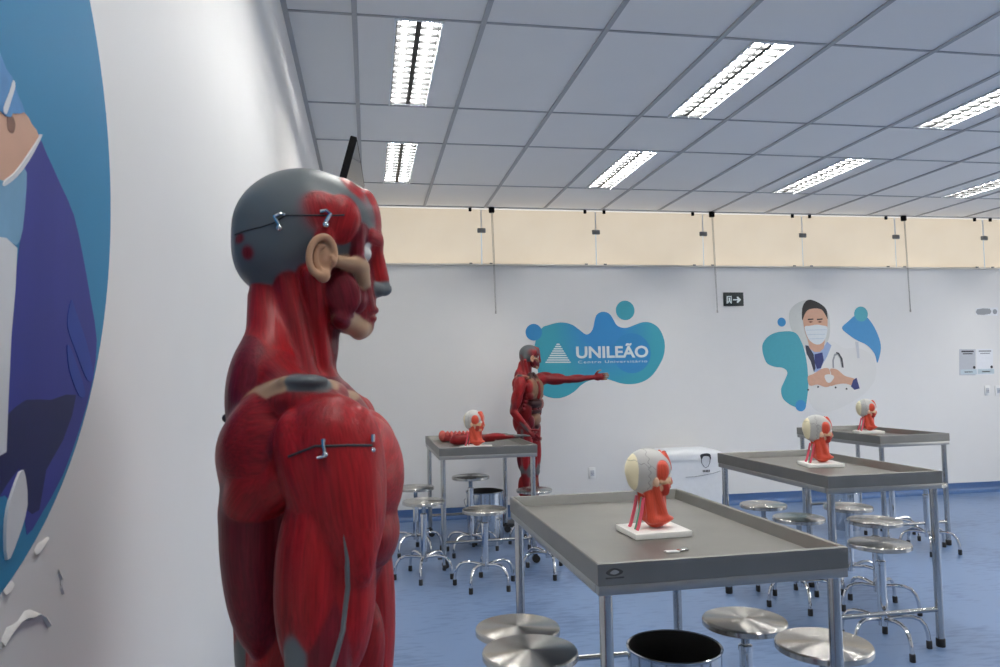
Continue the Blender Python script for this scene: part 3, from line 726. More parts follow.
def ear_mesh(name, c, side, parent, yawr=0.):
    B = Body(); s = side; N = 26
    rim = []
    for i in range(N+1):
        a = math.radians(-95-285*i/N)                                   # from the lobe round the back and over the top
        rim.append((c[0]+.0165*math.cos(a)*(1 if math.cos(a) < 0 else .92)+.002*math.sin(a), c[1]+s*(.006-.006*math.cos(a)), c[2]+.0255*math.sin(a)+.001))
    for a, b in zip(rim, rim[1:]): B.c(a, b, .0037, .0037, EARC, .003, streak=0)
    B.e((c[0], c[1]-s*.0005, c[2]), (.0152, .0036, .0245), EARC, .004, streak=0)
    B.e((c[0]+.001, c[1]+s*.003, c[2]-.0245), (.0085, .0050, .0090), EARC, .006, streak=0)
    Q = []
    for i in range(11):
        a = math.radians(-110-150*i/10); Q.append((c[0]+.0015+.0105*math.cos(a), c[1]+s*.0050, c[2]-.001+.0165*math.sin(a)))
    for a, b in zip(Q, Q[1:]): B.c(a, b, .0028, .0026, EARC, .003, streak=0)
    B.e((c[0]+.0125, c[1]+s*.004, c[2]-.004), (.0045, .0045, .0065), EARC, .003, streak=0)
    B.e((c[0]+.004, c[1]+s*.008, c[2]-.005), (.0068, .009, .0105), EARC, .003, op='-')
    B.e((c[0]+.002, c[1]-s*.006, c[2]), (.010, .010, .016), EARC, .004, streak=0)
    V, F = sculpt(B, .0015); C, fb, st = paint(B, V); return skin_mesh(name, V, F, C, fb, st, 'muscle_paint', parent)

def base_plate(parent, w=.46, d=.40):
    obj('base', box(NB(), (.01, 0, .02), (w, d, .04), bev=.012, seg=3), 'base_board', parent)

# foreground figure, facing along the wall's normal
FG = thing('muscle_figure', 'large red anatomical muscle figure in profile standing close by the left wall', 'mannequin', (-.075, 1.08, 0), 0)
Bf = figure(False, dict(S=(.028, -.188, 1.385), E=(.018, -.214, 1.085), Wr=(.070, -.225, .835), front=(1, 0, 0), out=(0, -1, 0), curl=.45),
            dict(S=(.028, .188, 1.385), E=(.018, .214, 1.085), Wr=(.070, .225, .835), front=(1, 0, 0), out=(0, 1, 0), curl=.45))
V, F = sculpt(Bf, .0026)
C, fb, sk = paint(Bf, V)
fc = V[F].mean(1)
seamz = 1.652+.10*(fc[:, 0]+.06)
cap = (fc[:, 2] > np.clip(seamz, 1.648, 1.664)) & (fc[:, 2] > 1.6) & (fc[:, 0] < .082)
skin_mesh('body', V, F[~cap], C, fb, sk, 'muscle_paint', FG)
o = skin_mesh('skull_cap', V, F[cap], C, fb, sk, 'muscle_paint', FG); o['label'] = 'grey lift-off skull cap with red temple muscle'
bvh = BVHTree.FromPolygons([tuple(v) for v in V], [tuple(map(int, f)) for f in F])
def surf(x, z, side=-1, off=0.):
    hit = bvh.ray_cast(Vector((x, side*.5, z)), Vector((0, -side, 0))); p = hit[0]; return Vector((p.x, p.y+side*off, p.z))
def seam_line(name, pts, r=.0012):
    ps = [];
    for (x0, z0), (x1, z1) in zip(pts, pts[1:]):
        for k in range(8): ps.append(surf(x0+(x1-x0)*k/8, z0+(z1-z0)*k/8, off=.0002))
    ps.append(surf(*pts[-1])); obj(name, tube(NB(), ps, r, 6), 'ink_dark', FG)
seam_line('skull_seam', [(-.100, 1.645), (-.062, 1.650), (-.045, 1.655), (-.030, 1.664), (.023, 1.665), (.045, 1.667)], .0011)
seam_line('shoulder_seam', [(-.012, 1.366), (.017, 1.377), (.052, 1.377), (.078, 1.375)], .0016)
for sd in (-1, 1):
    ps = []; path = [(.047, 1.284), (.051, 1.255), (.051, 1.225), (.045, 1.18), (.032, 1.137), (.026, 1.11)]
    for (x0, z0), (x1, z1) in zip(path, path[1:]):
        for k in range(6): ps.append(surf(x0+(x1-x0)*k/6, z0+(z1-z0)*k/6, sd, -.0012))
    n = len(ps); obj('tendon', tube(NB(), ps, [.0012+.0020*min(1, i/8) for i in range(n)], 8), 'tendon_grey', FG)
ear_mesh('ear', (.017, -.0785, 1.6085), -1, FG); ear_mesh('ear', (.017, .0785, 1.6085), 1, FG)
def latch(x, z, s=1., flip=1):
    p = surf(x, z); l = link('latch', None, FG); l.location = p
    bm = NB(); q = [(-.006*flip, -.002, .009), (.001, -.004, .010), (.006*flip, -.004, .006), (.003*flip, -.004, .001), (0, -.004, -.004)]
    tube(bm, [Vector(v)*s for v in q], .0023*s, 8); obj('hook', bm, 'chrome', l)
    bm = sphere(NB(), Vector((0, -.003, -.007))*s, .0042*s); obj('knob', bm, 'chrome', l)
latch(-.038, 1.655, 1.1, -1); latch(.021, 1.660, 1.1)
def shoulder_latch(x, z, full=True):
    p = surf(x, z); l = link('latch', None, FG); l.location = p; bm = NB()
    if full:
        tube(bm, [(.0, -.002, .010), (.0, -.004, .005), (.0015, -.004, -.003)], [.0030, .0022, .0022], 8); obj('hook', bm, 'chrome', l)
        bm = sphere(NB(), (.002, -.004, -.006), .0036); tube(bm, [(-.007, -.003, -.009), (.004, -.004, -.0075)], .0017, 8); obj('knob', bm, 'chrome', l)
    else:
        tube(bm, [(.0, -.002, .009), (0, -.003, .001)], .0022, 8); obj('hook', bm, 'chrome', l)
        bm = sphere(NB(), (.0, -.003, -.008), .0030); obj('knob', bm, 'chrome', l)
shoulder_latch(.026, 1.374); shoulder_latch(.079, 1.378, False)
for z in (1.40, 1.375, 1.35, 1.325):       # pins at the back
    h = bvh.ray_cast(Vector((-.5, -.03, z)), Vector((1, 0, 0)))[0]
    bm = tube(NB(), [h+Vector((.006, 0, 0)), h+Vector((-.007, 0, 0))], .0016, 6); sphere(bm, h+Vector((-.008, 0, 0)), .0034 if z < 1.39 else .006); obj('pin', bm, 'ink_dark', FG)
base_plate(FG)

# far figure, opened trunk, arm stretched out
FB = thing('muscle_figure', 'red anatomical figure with open trunk, arm stretched out before the logo', 'mannequin', (1.535, 7.2, 0), math.radians(-40))
def rl(v, a=math.radians(40)): return (v[0]*math.cos(a)-v[1]*math.sin(a), v[0]*math.sin(a)+v[1]*math.cos(a), v[2])
S = np.array((.04, .165, 1.405)); adir = np.array(rl((1., -.05, -.03))); adir /= np.linalg.norm(adir); E2 = S+adir*.305; W2 = E2+(adir+np.array((0, 0, .10)))*.25
Bb = figure(True, dict(S=(.02, -.188, 1.385), E=(-.035, -.235, 1.10), Wr=(.105, -.20, .93), front=(1, 0, 0), out=(0, -1, 0), curl=.5),
            dict(S=S, E=E2, Wr=W2, front=(0, 0, 1), out=np.array(rl((0, 1., 0))), curl=.35, tips=BEI), math.radians(30))
V2, F2 = sculpt(Bb, .006); C2, f2_, s2_ = paint(Bb, V2, soft=.003)
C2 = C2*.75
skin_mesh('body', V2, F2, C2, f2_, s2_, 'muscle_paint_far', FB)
c30, s30 = math.cos(math.radians(30)), math.sin(math.radians(30))
for sd in (-1, 1):
    e = ear_mesh('ear', (.016, sd*.079, 1.607), sd, FB)
    e.matrix_local = Matrix.Translation((.002, .016, 0)) @ Matrix.Rotation(math.radians(30), 4, 'Z') @ Matrix.Translation((.02, 0, 0))
base_plate(FB)

# -- table heads
BONE, CREAM, ORG, ORD = (.47, .46, .44), (.78, .70, .48), (.60, .075, .04), (.36, .03, .02)
def head_body():
    B = Body()
    B.e((-.012, 0, .207), (.083, .068, .078), BONE, .01, streak=0); B.e((.030, 0, .215), (.044, .054, .052), BONE, .015, streak=0)
    B.e((-.030, 0, .165), (.052, .056, .04), BONE, .015, streak=0)
    B.e((.040, 0, .165), (.036, .044, .048), ORG, .012)
    B.both('e', (.058, .018, .238), (.012, .014, .040), ORG, .006, d=(-.35, 0, 1), bias=.004)
    B.both('e', (.018, .054, .206), (.030, .016, .036), ORG, .005, bias=.003)
    B.both('c', (.012, .058, .170), (.056, .036, .168), .008, .009, (.66, .42, .25), .006, bias=.003, streak=0)
    B.both('e', (.038, .044, .142), (.016, .012, .026), ORD, .005)
    B.both('c', (.022, .042, .145), (.052, .018, .128), .010, .011, (.66, .40, .26), .008, streak=0); B.e((.056, 0, .130), (.016, .020, .014), ORG, .008)
    B.c((.068, 0, .195), (.077, 0, .162), .007, .009, ORG, .008); B.e((.079, 0, .156), (.009, .010, .009), (.66, .42, .28), .005, streak=0)
    B.e((.068, 0, .142), (.010, .018, .007), ORD, .005)
    B.both('e', (.077, .027, .190), (.014, .013, .011), ORD, .005, op='-'); B.both('e', (.059, .026, .188), (.012, .012, .011), EYE, .003, streak=0)
    B.both('e', (-.006, .068, .168), (.010, .006, .016), (.70, .46, .32), .005, streak=0, bias=.003)
    for q in B.p:
        for key in ('c', 'a', 'b'):
            if isinstance(q.get(key), np.ndarray): q[key][2] -= .017
    B.c((.004, 0, .140), (.016, 0, .022), .039, .043, ORG, .014)
    B.both('c', (-.010, .040, .150), (.036, .026, .020), .016, .018, ORG, .012); B.both('c', (-.024, .030, .140), (-.014, .036, .02), .016, .018, ORG, .014)
    B.e((.024, 0, .013), (.058, .054, .013), ORG, .016); B.e((.040, 0, .080), (.018, .018, .05), ORD, .008)
    return B
Bh = head_body()
def hov(V, C, st):
    m = (V[:, 2] > .115) & (C[:, 1] > .4) & (C[:, 0] < .7)
    back = m & (V[:, 0] < -.066+.02*(V[:, 2]-.2)); C[back] = CREAM
    # suture lines on the bone
    ln = np.minimum(np.abs(V[:, 0]+.030+.004*np.sin(V[:, 2]*260)), np.abs(V[:, 2]-.205-.004*np.sin(V[:, 0]*240)+(V[:, 0]+.02)*.4))
    C[m & (ln < .0014)] *= .6
Vh, Fh = sculpt(Bh, .0025); Ch, fh, sh = paint(Bh, Vh, hov)
low = Vh[:, 2].min()
def head_model(label, loc, rz, first=[]):
    if first:
        o = copy_tree(first[0]); o.location = loc; o.rotation_euler = (0, 0, rz); o['label'] = label; return o
    t = thing('anatomical_head', label, 'anatomy model', loc, rz, 'half-dissected head models on tables'); first.append(t)
    skin_mesh('head', Vh-np.array([0, 0, low-.0195]), Fh, Ch, fh, sh, 'head_paint', t)
    obj('base_board', box(NB(), (.005, 0, .0105), (.215, .19, .021), bev=.0025), 'board_white', t)
    for y, m in ((-.03, 'cord_print'), (.03, 'cord_print'), (-.012, 'cord_green')):
        obj('vessel', tube(NB(), [(-.042, y, .135), (-.052, y*1.1, .085), (-.066, y*1.15, .035), (-.072, y*1.2, .021)], .0065 if m == 'cord_print' else .004, 8), m, t)
    return t
ZT = HT-.0438
head_model('anatomical head on a white board on the nearest table', (1.012, 2.635, ZT), math.radians(3))
head_model('anatomical head on a white board on the middle table', (2.70, 4.20, ZT), math.radians(-12))
head_model('anatomical head on a white board on the furthest table below the doctor', (4.48, 6.20, ZT), math.radians(-16))
head_model('anatomical head standing before the red arm model on the table with casters', (.845, 6.06, ZT), math.radians(-28))

# -- arm model lying on the far left table
Ba = Body()
Ba.e((-.20, 0, .062), (.05, .055, .16), RED, .008, d=(1, 0, .02)); Ba.e((-.15, .03, .05), (.04, .045, .15), REDD, .006, d=(1, 0, 0)); Ba.e((-.10, -.02, .045), (.04, .04, .13), MAR, .006, d=(1, 0, 0))
Ba.e((-.28, .02, .07), (.06, .06, .06), RED, .01); Ba.c((-.05, 0, .05), (.10, 0, .045), .040, .040, REDD, .012)
Ba.e((.12, -.015, .06), (.036, .034, .12), RED, .006, d=(1, 0, -.05)); Ba.e((.13, .02, .045), (.034, .034, .12), MAR, .006, d=(1, 0, 0))
Ba.c((.16, 0, .045), (.31, 0, .035), .032, .022, REDD, .012); Ba.c((.2, -.01, .06), (.33, 0, .045), .012, .012, GRY, .005, bias=.003, streak=0)
Ba.e((.365, 0, .032), (.05, .040, .020), GRY, .010, streak=0); Ba.e((.355, 0, .03), (.045, .036, .018), MAR, .01)
for i, (L, a) in enumerate(((.085, .16), (.095, .05), (.09, -.05), (.07, -.16))):
    b0 = np.array((.405, .030-.02*i, .032)); d1 = np.array((math.cos(a), math.sin(a), -.02)); p1 = b0+d1*L*.5; p2 = p1+(d1+np.array((0, 0, -.2)))*L*.5
    Ba.c(tuple(b0), tuple(p1), .0095, .009, GRY, .003, streak=0); Ba.c(tuple(p1), tuple(p2), .009, .007, GRY, .003, streak=0)
Ba.c((.345, .035, .03), (.38, .068, .028), .012, .010, GRY, .005, streak=0); Ba.c((.38, .068, .028), (.415, .078, .02), .010, .008, GRY, .003, streak=0)
Va, Fa = sculpt(Ba, .004); Ca, fa, sa = paint(Ba, Va)
AM = thing('arm_model', 'red muscle arm model with a grey hand lying across the far left tray', 'anatomy model', (.955, 6.33, ZT+.018), math.radians(-5))
AM.rotation_euler = (0, math.radians(-5), math.radians(-5)); AM.scale = (.8, .8, .8)
skin_mesh('arm', Va-np.array([0, 0, Va[:, 2].min()-.0005]), Fa, Ca*.7, fa, sa, 'muscle_paint_far', AM)
# ribbed pink muscle model behind it
Br = Body(); PR = (.52, .11, .09)
Br.c((-.13, 0, .05), (.13, 0, .05), .034, .030, (.28, .03, .03), .01)
for i in range(9): Br.e((-.13+.0325*i, -.012, .076), (.012, .028, .020), PR, .004, streak=0)
Br.e((-.14, 0, .06), (.03, .04, .04), PR, .008)
Vr, Fr = sculpt(Br, .004); Cr, fr_, sr = paint(Br, Vr)
o = skin_mesh('ribbed_muscle_model', Vr-np.array([0, 0, Vr[:, 2].min()]), Fr, Cr, fr_, sr, 'muscle_paint_far'); o.location = (.80, 6.76, ZT); o.scale = (1.1, 1.1, 1.2)
tag(o, 'ribbed pink muscle model lying behind the red arm model', 'anatomy model')

# ------------------------------------------------------------------ small slip on the nearest table
t = thing('plastic_slip', 'small clear and white plastic slip lying flat on the nearest tray', 'slip', (.985, 2.345, ZT), math.radians(8))
obj('label_strip', box(NB(), (-.02, 0, .003), (.045, .022, .004), Matrix.Rotation(.05, 3, 'Y'), bev=.001), 'white_plastic', t)
obj('clip', box(NB(), (.022, .002, .004), (.036, .020, .006), Matrix.Rotation(-.1, 3, 'Y'), bev=.002), 'chrome', t)

# ------------------------------------------------------------------ covered box by the back wall
t = thing('covered_box', 'white cloth covered box with a small face drawing, against the back wall', 'box', (3.235, 7.42, 0), 0)
bm = NB(); W_, D_, H_ = .61, .42, .615
def crsec(z, g): return [(x*g, y*g, z) for x, y in ((-W_/2, -D_/2), (-W_/4, -D_/2-.01), (0, -D_/2-.014), (W_/4, -D_/2-.01), (W_/2, -D_/2), (W_/2, 0), (W_/2, D_/2), (0, D_/2), (-W_/2, D_/2), (-W_/2, 0))]
rs = [[bm.verts.new(p) for p in crsec(z, g)] for z, g in ((0, .93), (.04, .96), (.2, .985), (.4, 1.), (H_-.08, 1.0), (H_-.03, .985), (H_, .96))]
for a, b in zip(rs, rs[1:]):
    for i in range(10): bm.faces.new((a[i], a[(i+1) % 10], b[(i+1) % 10], b[i]))
bm.faces.new(rs[0][::-1]); bm.faces.new(rs[-1])
obj('body', bm, 'cover_cloth', t, angle=50)
bm = NB()
rs = [[bm.verts.new(p) for p in [(x*g, y*g, z+dz*(1 if y < 0 else 0)) for x, y, _ in crsec(0, 1)]] for z, g, dz in ((H_-.055, 1.035, .0), (H_-.01, 1.03, 0), (H_+.012, 1.0, 0), (H_+.035, .85, .0), (H_+.045, .5, 0))]
for a, b in zip(rs, rs[1:]):
    for i in range(10): bm.faces.new((a[i], a[(i+1) % 10], b[(i+1) % 10], b[i]))
bm.faces.new(rs[-1]); obj('lid', bm, 'cover_cloth', t, angle=60)
yf = -D_/2-.020
plf = lambda p, dd: Vector((p[0], yf-.002-dd, p[1]))
def stroke(name, pts, r, m, parent, pls):
    obj(name, tube(NB(), [pls(p, 0) for p in pts], r, 6), m, parent)
drw = link('face_drawing', None, t)
cx, cz = .12, .535
bm = NB(); plate(bm, smooth_loop([(cx-.055, cz+.075), (cx, cz+.088), (cx+.05, cz+.078), (cx+.058, cz+.03), (cx+.046, cz+.03), (cx+.035, cz+.055), (cx-.02, cz+.058), (cx-.04, cz+.03), (cx-.05, cz+.04)], 4), plf, .001); obj('hair', bm, 'ink_dark', drw)
stroke('jaw_line', [(cx-.045, cz+.04), (cx-.042, cz-.01), (cx-.02, cz-.045), (cx, cz-.055), (cx+.025, cz-.045), (cx+.045, cz-.005), (cx+.05, cz+.035)], .003, 'ink_dark', drw, plf)
bm = NB()
for k in range(5): plate(bm, [(cx-.035+.016*k, cz-.10), (cx-.024+.016*k, cz-.10), (cx-.024+.016*k, cz-.078), (cx-.035+.016*k, cz-.078)], plf, .001)
obj('caption_marks', bm, 'ink_dark', drw)
stroke('hem_line', [(-.10, .392), (.0, .395), (.10, .405), (.20, .42), (.275, .44)], .0035, 'ink_grey', t, plf)
obj('strap_clip', sphere(NB(), (-W_/2-.01, -D_/2-.02, H_+.03), .016, (1, .8, 1.3)), 'ink_dark', t)

# ------------------------------------------------------------------ back wall prints and fittings
lay = [0]
def wplace(k): return lambda p, dd: Vector((p[0], D-.00002 if dd == 0 else D-.0008-.0006*k-dd, p[1]))
def wplate(name, pts, m, parent, k=0):
    bm = plate(NB(), pts, wplace(k), .0008); return obj(name, bm, m, parent, smooth=False)
def cp(ox, oy, sc): return lambda x, y: on_back(ox+x/sc, oy+y/sc)
q = cp(510, 280, 5.263)
lg = thing('wall_logo', 'teal and blue bubble wall print with the white pyramid and university name', 'wall print')
blob_mat('logo_gradient', s2l((62, 160, 178)), s2l((56, 140, 198)), on_back(604, 335), .75)
out = [(165, 255), (200, 238), (250, 225), (290, 225), (330, 237), (365, 262), (400, 287), (425, 275), (438, 250), (445, 215), (455, 185), (475, 170), (500, 168), (525, 180), (545, 210), (562, 238), (590, 251), (620, 250), (660, 235), (700, 222), (740, 225), (780, 250), (805, 295), (815, 345), (808, 400), (785, 450), (750, 500), (710, 530), (665, 545), (620, 548), (580, 543), (540, 530), (500, 520), (440, 524), (400, 537), (370, 557), (345, 582), (310, 605), (270, 620), (230, 622), (190, 612), (160, 590), (148, 550), (150, 500), (138, 440), (128, 380), (135, 320)]
wplate('bubble_shape', smooth_loop([q(*p) for p in out], 3), 'logo_gradient', lg, 0)
for (x, y, r), m in (((125, 275, 43), 'blue_print'), ((606, 160, 49), 'teal_print')):
    c = q(x, y); wplate('bubble', circ(c, (q(x+r, y)[0]-c[0])), m, lg, 1 if x < 200 else 0)
c = q(640, 385); wplate('bubble', circ(c, q(740, 385)[0]-c[0]), 'blue_print', lg, 1)
for k in range(9):
    f = (k+.35)/9; hw = 8+64*f; y0 = 335+106*k/9; y1 = y0+7
    wplate('pyramid_stripe', [q(253-hw, y1), q(253+hw, y1), q(253+hw-3, y0), q(253-hw+3, y0)], 'sign_white', lg, 2)
def text(name, body, x0, x1, ybase, ytop, m, parent, off, k, capw=1.):
    cu = bpy.data.curves.new(name, 'FONT'); cu.body = body; cu.size = 1; cu.offset = off; cu.extrude = .0; cu.resolution_u = 4; cu.space_character = capw
    ob = bpy.data.objects.new(name, cu); COL.objects.link(ob); bpy.context.view_layer.update()
    me = bpy.data.meshes.new_from_object(ob); bpy.data.objects.remove(ob); bpy.data.curves.remove(cu)
    vs = np.array([v.co[:2] for v in me.vertices]); mn, mx = vs.min(0), vs.max(0)
    cap = .729 if True else 1
    (X0, Z0), (X1, _), (_, Z1) = on_back(x0, ybase), on_back(x1, ybase), on_back(x0, ytop)
    sx = (X1-X0)/(mx[0]-mn[0]); sz = (Z1-Z0)/cap
    Zr = on_back(x1, ybase)[1]
    for v in me.vertices:
        u = (v.co.x-mn[0])*sx; v.co = (X0+u, D-.0018-.0006*k, Z0+v.co.y*sz)
    me.materials.append(MATS[m]); return link(name, me, parent)
text('lettering', 'UNILEÃO', 510+348/5.263, 510+728/5.263, 280+410/5.263, 280+349/5.263, 'sign_white', lg, .03, 3)
text('lettering', 'Centro Universitário', 510+358/5.263, 510+722/5.263, 280+439/5.263, 280+424/5.263, 'sign_white', lg, .0, 3, 1.15)

q = cp(740, 280, 3.846); q2 = cp(790, 290, 5.13)
dp = thing('doctor_print', 'wall print of a masked person in white coat making a heart with their hands', 'wall print')
wplate('teal_shape', smooth_loop([q(*p) for p in [(85, 260), (100, 225), (135, 203), (185, 197), (215, 205), (232, 230), (247, 270), (258, 330), (262, 400), (258, 450), (250, 490), (232, 502), (215, 490), (190, 478), (165, 455), (158, 420), (172, 385), (182, 355), (165, 338), (130, 333), (100, 315)]], 4), 'teal_print', dp, 3)
for x, y, r, m, k in ((160, 162, 16, 'blue_print', 0), (233, 483, 20, 'blue_print', 4), (465, 131, 26, 'teal_print', 4)):
    c = q(x, y); wplate('bubble', circ(c, q(x+r, y)[0]-c[0], 24), m, dp, k)
wplate('blue_shape', smooth_loop([q(*p) for p in [(392, 185), (415, 160), (440, 138), (465, 128), (490, 145), (515, 180), (535, 225), (541, 265), (528, 318), (518, 285), (490, 252), (450, 232), (420, 212)]], 4), 'blue_print', dp, 3)
wplate('photo_disc', smooth_loop([q(*p) for p in [(188, 140), (200, 105), (240, 80), (290, 82), (330, 110), (345, 160), (340, 230), (300, 280), (255, 270), (225, 230), (198, 190)]], 4), 'disc_print', dp, 0)
wplate('coat', smooth_loop([q(*p) for p in [(258, 262), (252, 330), (262, 400), (262, 450), (285, 495), (320, 510), (365, 500), (420, 475), (480, 435), (515, 390), (524, 340), (505, 290), (455, 262), (400, 262), (350, 235), (300, 262)]], 4), 'coat_print', dp, 1)
wplate('shirt', [q2(*p) for p in [(78, 280), (120, 300), (165, 300), (190, 265), (212, 285), (190, 340), (165, 385), (150, 420), (122, 420), (108, 360), (85, 320)]], 'shirt_print', dp, 2)
wplate('tie', [q2(*p) for p in [(125, 330), (165, 320), (172, 360), (158, 400), (138, 405), (125, 370)]], 'tie_print', dp, 4)
wplate('lapel', [q2(*p) for p in [(78, 285), (92, 285), (120, 330), (130, 400), (122, 420), (105, 365), (84, 325)]], 'stripe_print', dp, 5)
wplate('neck', [q2(*p) for p in [(90, 255), (180, 250), (172, 300), (150, 318), (125, 318), (100, 300)]], 'skin_print', dp, 3)
wplate('face', smooth_loop([q2(*p) for p in [(66, 140), (80, 105), (120, 88), (165, 100), (190, 140), (190, 200), (180, 250), (150, 285), (120, 285), (92, 255), (74, 205)]], 4), 'skin_print', dp, 4)
wplate('hair', smooth_loop([q2(*p) for p in [(62, 155), (62, 95), (78, 60), (105, 50), (150, 68), (185, 100), (192, 150), (182, 130), (160, 100), (120, 95), (88, 105), (72, 130)]], 3), 'hair_print', dp, 5)
for x in (105, 152): wplate('brow', [q2(x-15, 148), q2(x+14, 146), q2(x+14, 152), q2(x-14, 155)], 'hair_print', dp, 5); wplate('eye', [q2(x-12, 164), q2(x, 159), q2(x+12, 163), q2(x, 169)], 'skin_print_dark', dp, 5)
wplate('face_mask', smooth_loop([q2(*p) for p in [(74, 190), (100, 184), (135, 178), (165, 182), (190, 192), (184, 240), (165, 270), (140, 280), (110, 268), (88, 240)]], 4), 'mask_print', dp, 5)
for y in (205, 228, 250): wplate('mask_pleat', [q2(84+(y-205)*.2, y), q2(186-(y-205)*.3, y-3), q2(186-(y-205)*.3, y), q2(84+(y-205)*.2, y+3)], 'mask_fold', dp, 6)
for a in ([(218, 400), (216, 360), (226, 328), (245, 322), (262, 345), (272, 398), (264, 398), (254, 350), (243, 332), (231, 338), (224, 362), (225, 400)],):
    wplate('stethoscope', [q2(*p) for p in a], 'ink_grey', dp, 5)
wplate('stethoscope_tube', [q2(*p) for p in [(236, 318), (250, 322), (268, 352), (274, 398), (268, 398), (260, 355), (246, 330), (236, 324)]], 'ink_dark', dp, 6)
wplate('hand', smooth_loop([q2(*p) for p in [(90, 445), (120, 430), (160, 405), (195, 402), (205, 430), (200, 460), (205, 490), (180, 498), (140, 485), (100, 490)]], 4), 'skin_print', dp, 6)
wplate('hand', smooth_loop([q2(*p) for p in [(205, 405), (240, 408), (280, 440), (335, 458), (330, 490), (280, 480), (235, 485), (205, 492), (200, 460), (210, 430)]], 4), 'skin_print', dp, 6)
wplate('finger_gap', smooth_loop([q2(*p) for p in [(176, 440), (200, 432), (225, 445), (205, 475), (186, 470)]], 4), 'coat_print', dp, 7)
wplate('cuff', [q2(*p) for p in [(322, 462), (340, 450), (356, 505), (330, 512), (312, 495)]], 'tie_print', dp, 7)
for x, y in ((92, 512), (143, 497), (233, 500), (289, 507)): wplate('button', circ(q2(x, y), .011, 10), 'ink_dark', dp, 7)
wplate('coat_fold', [q2(*p) for p in [(335, 265), (350, 265), (356, 350), (345, 350)]], 'coat_fold', dp, 2)

# exit sign
t = thing('exit_sign', 'black exit direction sign with a door figure and arrow on back wall', 'sign')
x0, z1 = on_back(723, 292.5); x1, z0 = on_back(743.2, 306)
bm = NB(); box(bm, ((x0+x1)/2, D-.008, (z0+z1)/2), (x1-x0, .014, z1-z0), bev=.003); obj('panel', bm, 'sign_green_black', t)
qe = lambda x, y: on_back(690+x/11.11, 260+y/11.11)
sp = lambda p, dd: Vector((p[0], D-.0155-dd, p[1]))
def sgn(name, pts, m, k=0): obj(name, plate(NB(), [qe(*p) for p in pts], lambda p, dd: Vector((p[0], D-.0155-.0008*k-dd, p[1])), .0006), m, t, smooth=False)
sgn('door_symbol', [(400, 402), (456, 402), (456, 485), (400, 485)], 'sign_white'); sgn('door_gap', [(412, 412), (446, 412), (446, 485), (412, 485)], 'sign_green_black', 1)
sgn('runner_symbol', [(420, 420), (438, 420), (440, 450), (446, 478), (436, 478), (430, 458), (422, 478), (414, 474), (422, 448)], 'sign_white', 2)
sgn('arrow', [(470, 436), (520, 436), (510, 412), (526, 408), (560, 443), (526, 478), (510, 474), (520, 450), (470, 450)], 'sign_white')
# notices, plates and sockets
def notice(label, x0, y0, x1, y1, m, header):
    t = thing('paper_notice', label, 'notice', (0, 0, 0), 0, 'paper notices on the back wall')
    p = cp(940, 300, 6.667); A, B_, C_, E_ = p(x0, y0), p(x1, y0), p(x1, y1), p(x0, y1)
    wplate('sheet', [A, B_, C_, E_], m, t, 0)
    def bar(nm, u0, v0, u1, v1, mm):
        g = lambda u, v: (A[0]+(B_[0]-A[0])*u, A[1]+(E_[1]-A[1])*v); wplate(nm, [g(u0, v0), g(u1, v0), g(u1, v1), g(u0, v1)], mm, t, 1)
    bar('header_line', .12, .06, .88, .12, header); bar('header_line', .2, .16, .8, .20, header)
    bar('footer_band', .0, .78, 1., .97, 'paper_blue'); bar('footer_line', .25, .86, .75, .90, header)
    g = (A[0]+(B_[0]-A[0])*.86, A[1]+(E_[1]-A[1])*.71); wplate('dark_dot', circ(g, .017, 16), 'ink_dark', t, 2)
notice('grey headed paper notice, left of the pair near the right edge of back wall', 128, 328, 236, 502, 'paper_grey', 'ink_dark')
notice('whiter paper notice, right of the pair near the right edge of back wall', 243, 326, 352, 498, 'paper', 'ink_grey')
t = thing('wall_plaque', 'small grey lettered plaque high on the back wall above the notices', 'plaque'); p = cp(940, 300, 6.667)
wplate('plate', [p(238, 55), p(385, 50), p(385, 105), p(238, 100)], 'paper', t, 0)
wplate('grey_band', smooth_loop([p(246, 62), p(330, 58), p(334, 92), p(250, 98)], 2), 'ink_grey', t, 1); wplate('grey_mark', circ(p(365, 78), .03, 16), 'ink_grey', t, 1)
def socket(label, cx, cz, w=.075, h=.115):
    t = thing('wall_socket', label, 'socket', (cx, D, cz), 0, 'white wall sockets')
    obj('cover', box(NB(), (0, -.005, 0), (w, .01, h), bev=.003), 'white_plastic', t)
    obj('insert', box(NB(), (0, -.0105, 0), (w*.55, .004, h*.5), bev=.001), 'paper_grey', t)
    bm = NB()
    for x, z in ((-.009, .0), (.009, 0), (0, -.010)): lathe_c = tube(bm, [(x, -.0130, z), (x, -.0128, z), (x, -.0120, z)], .0035, 8)
    obj('hole', bm, 'ink_dark', t)
socket('white wall socket low on the back wall right of the red figure', *on_back(592, 473))
p = cp(940, 300, 6.667)
socket('wall switch below the paper notices, left of two', *p(313, 603), .07, .115)
socket('wall switch below the paper notices, at the picture edge', *p(387, 603), .09, .115)

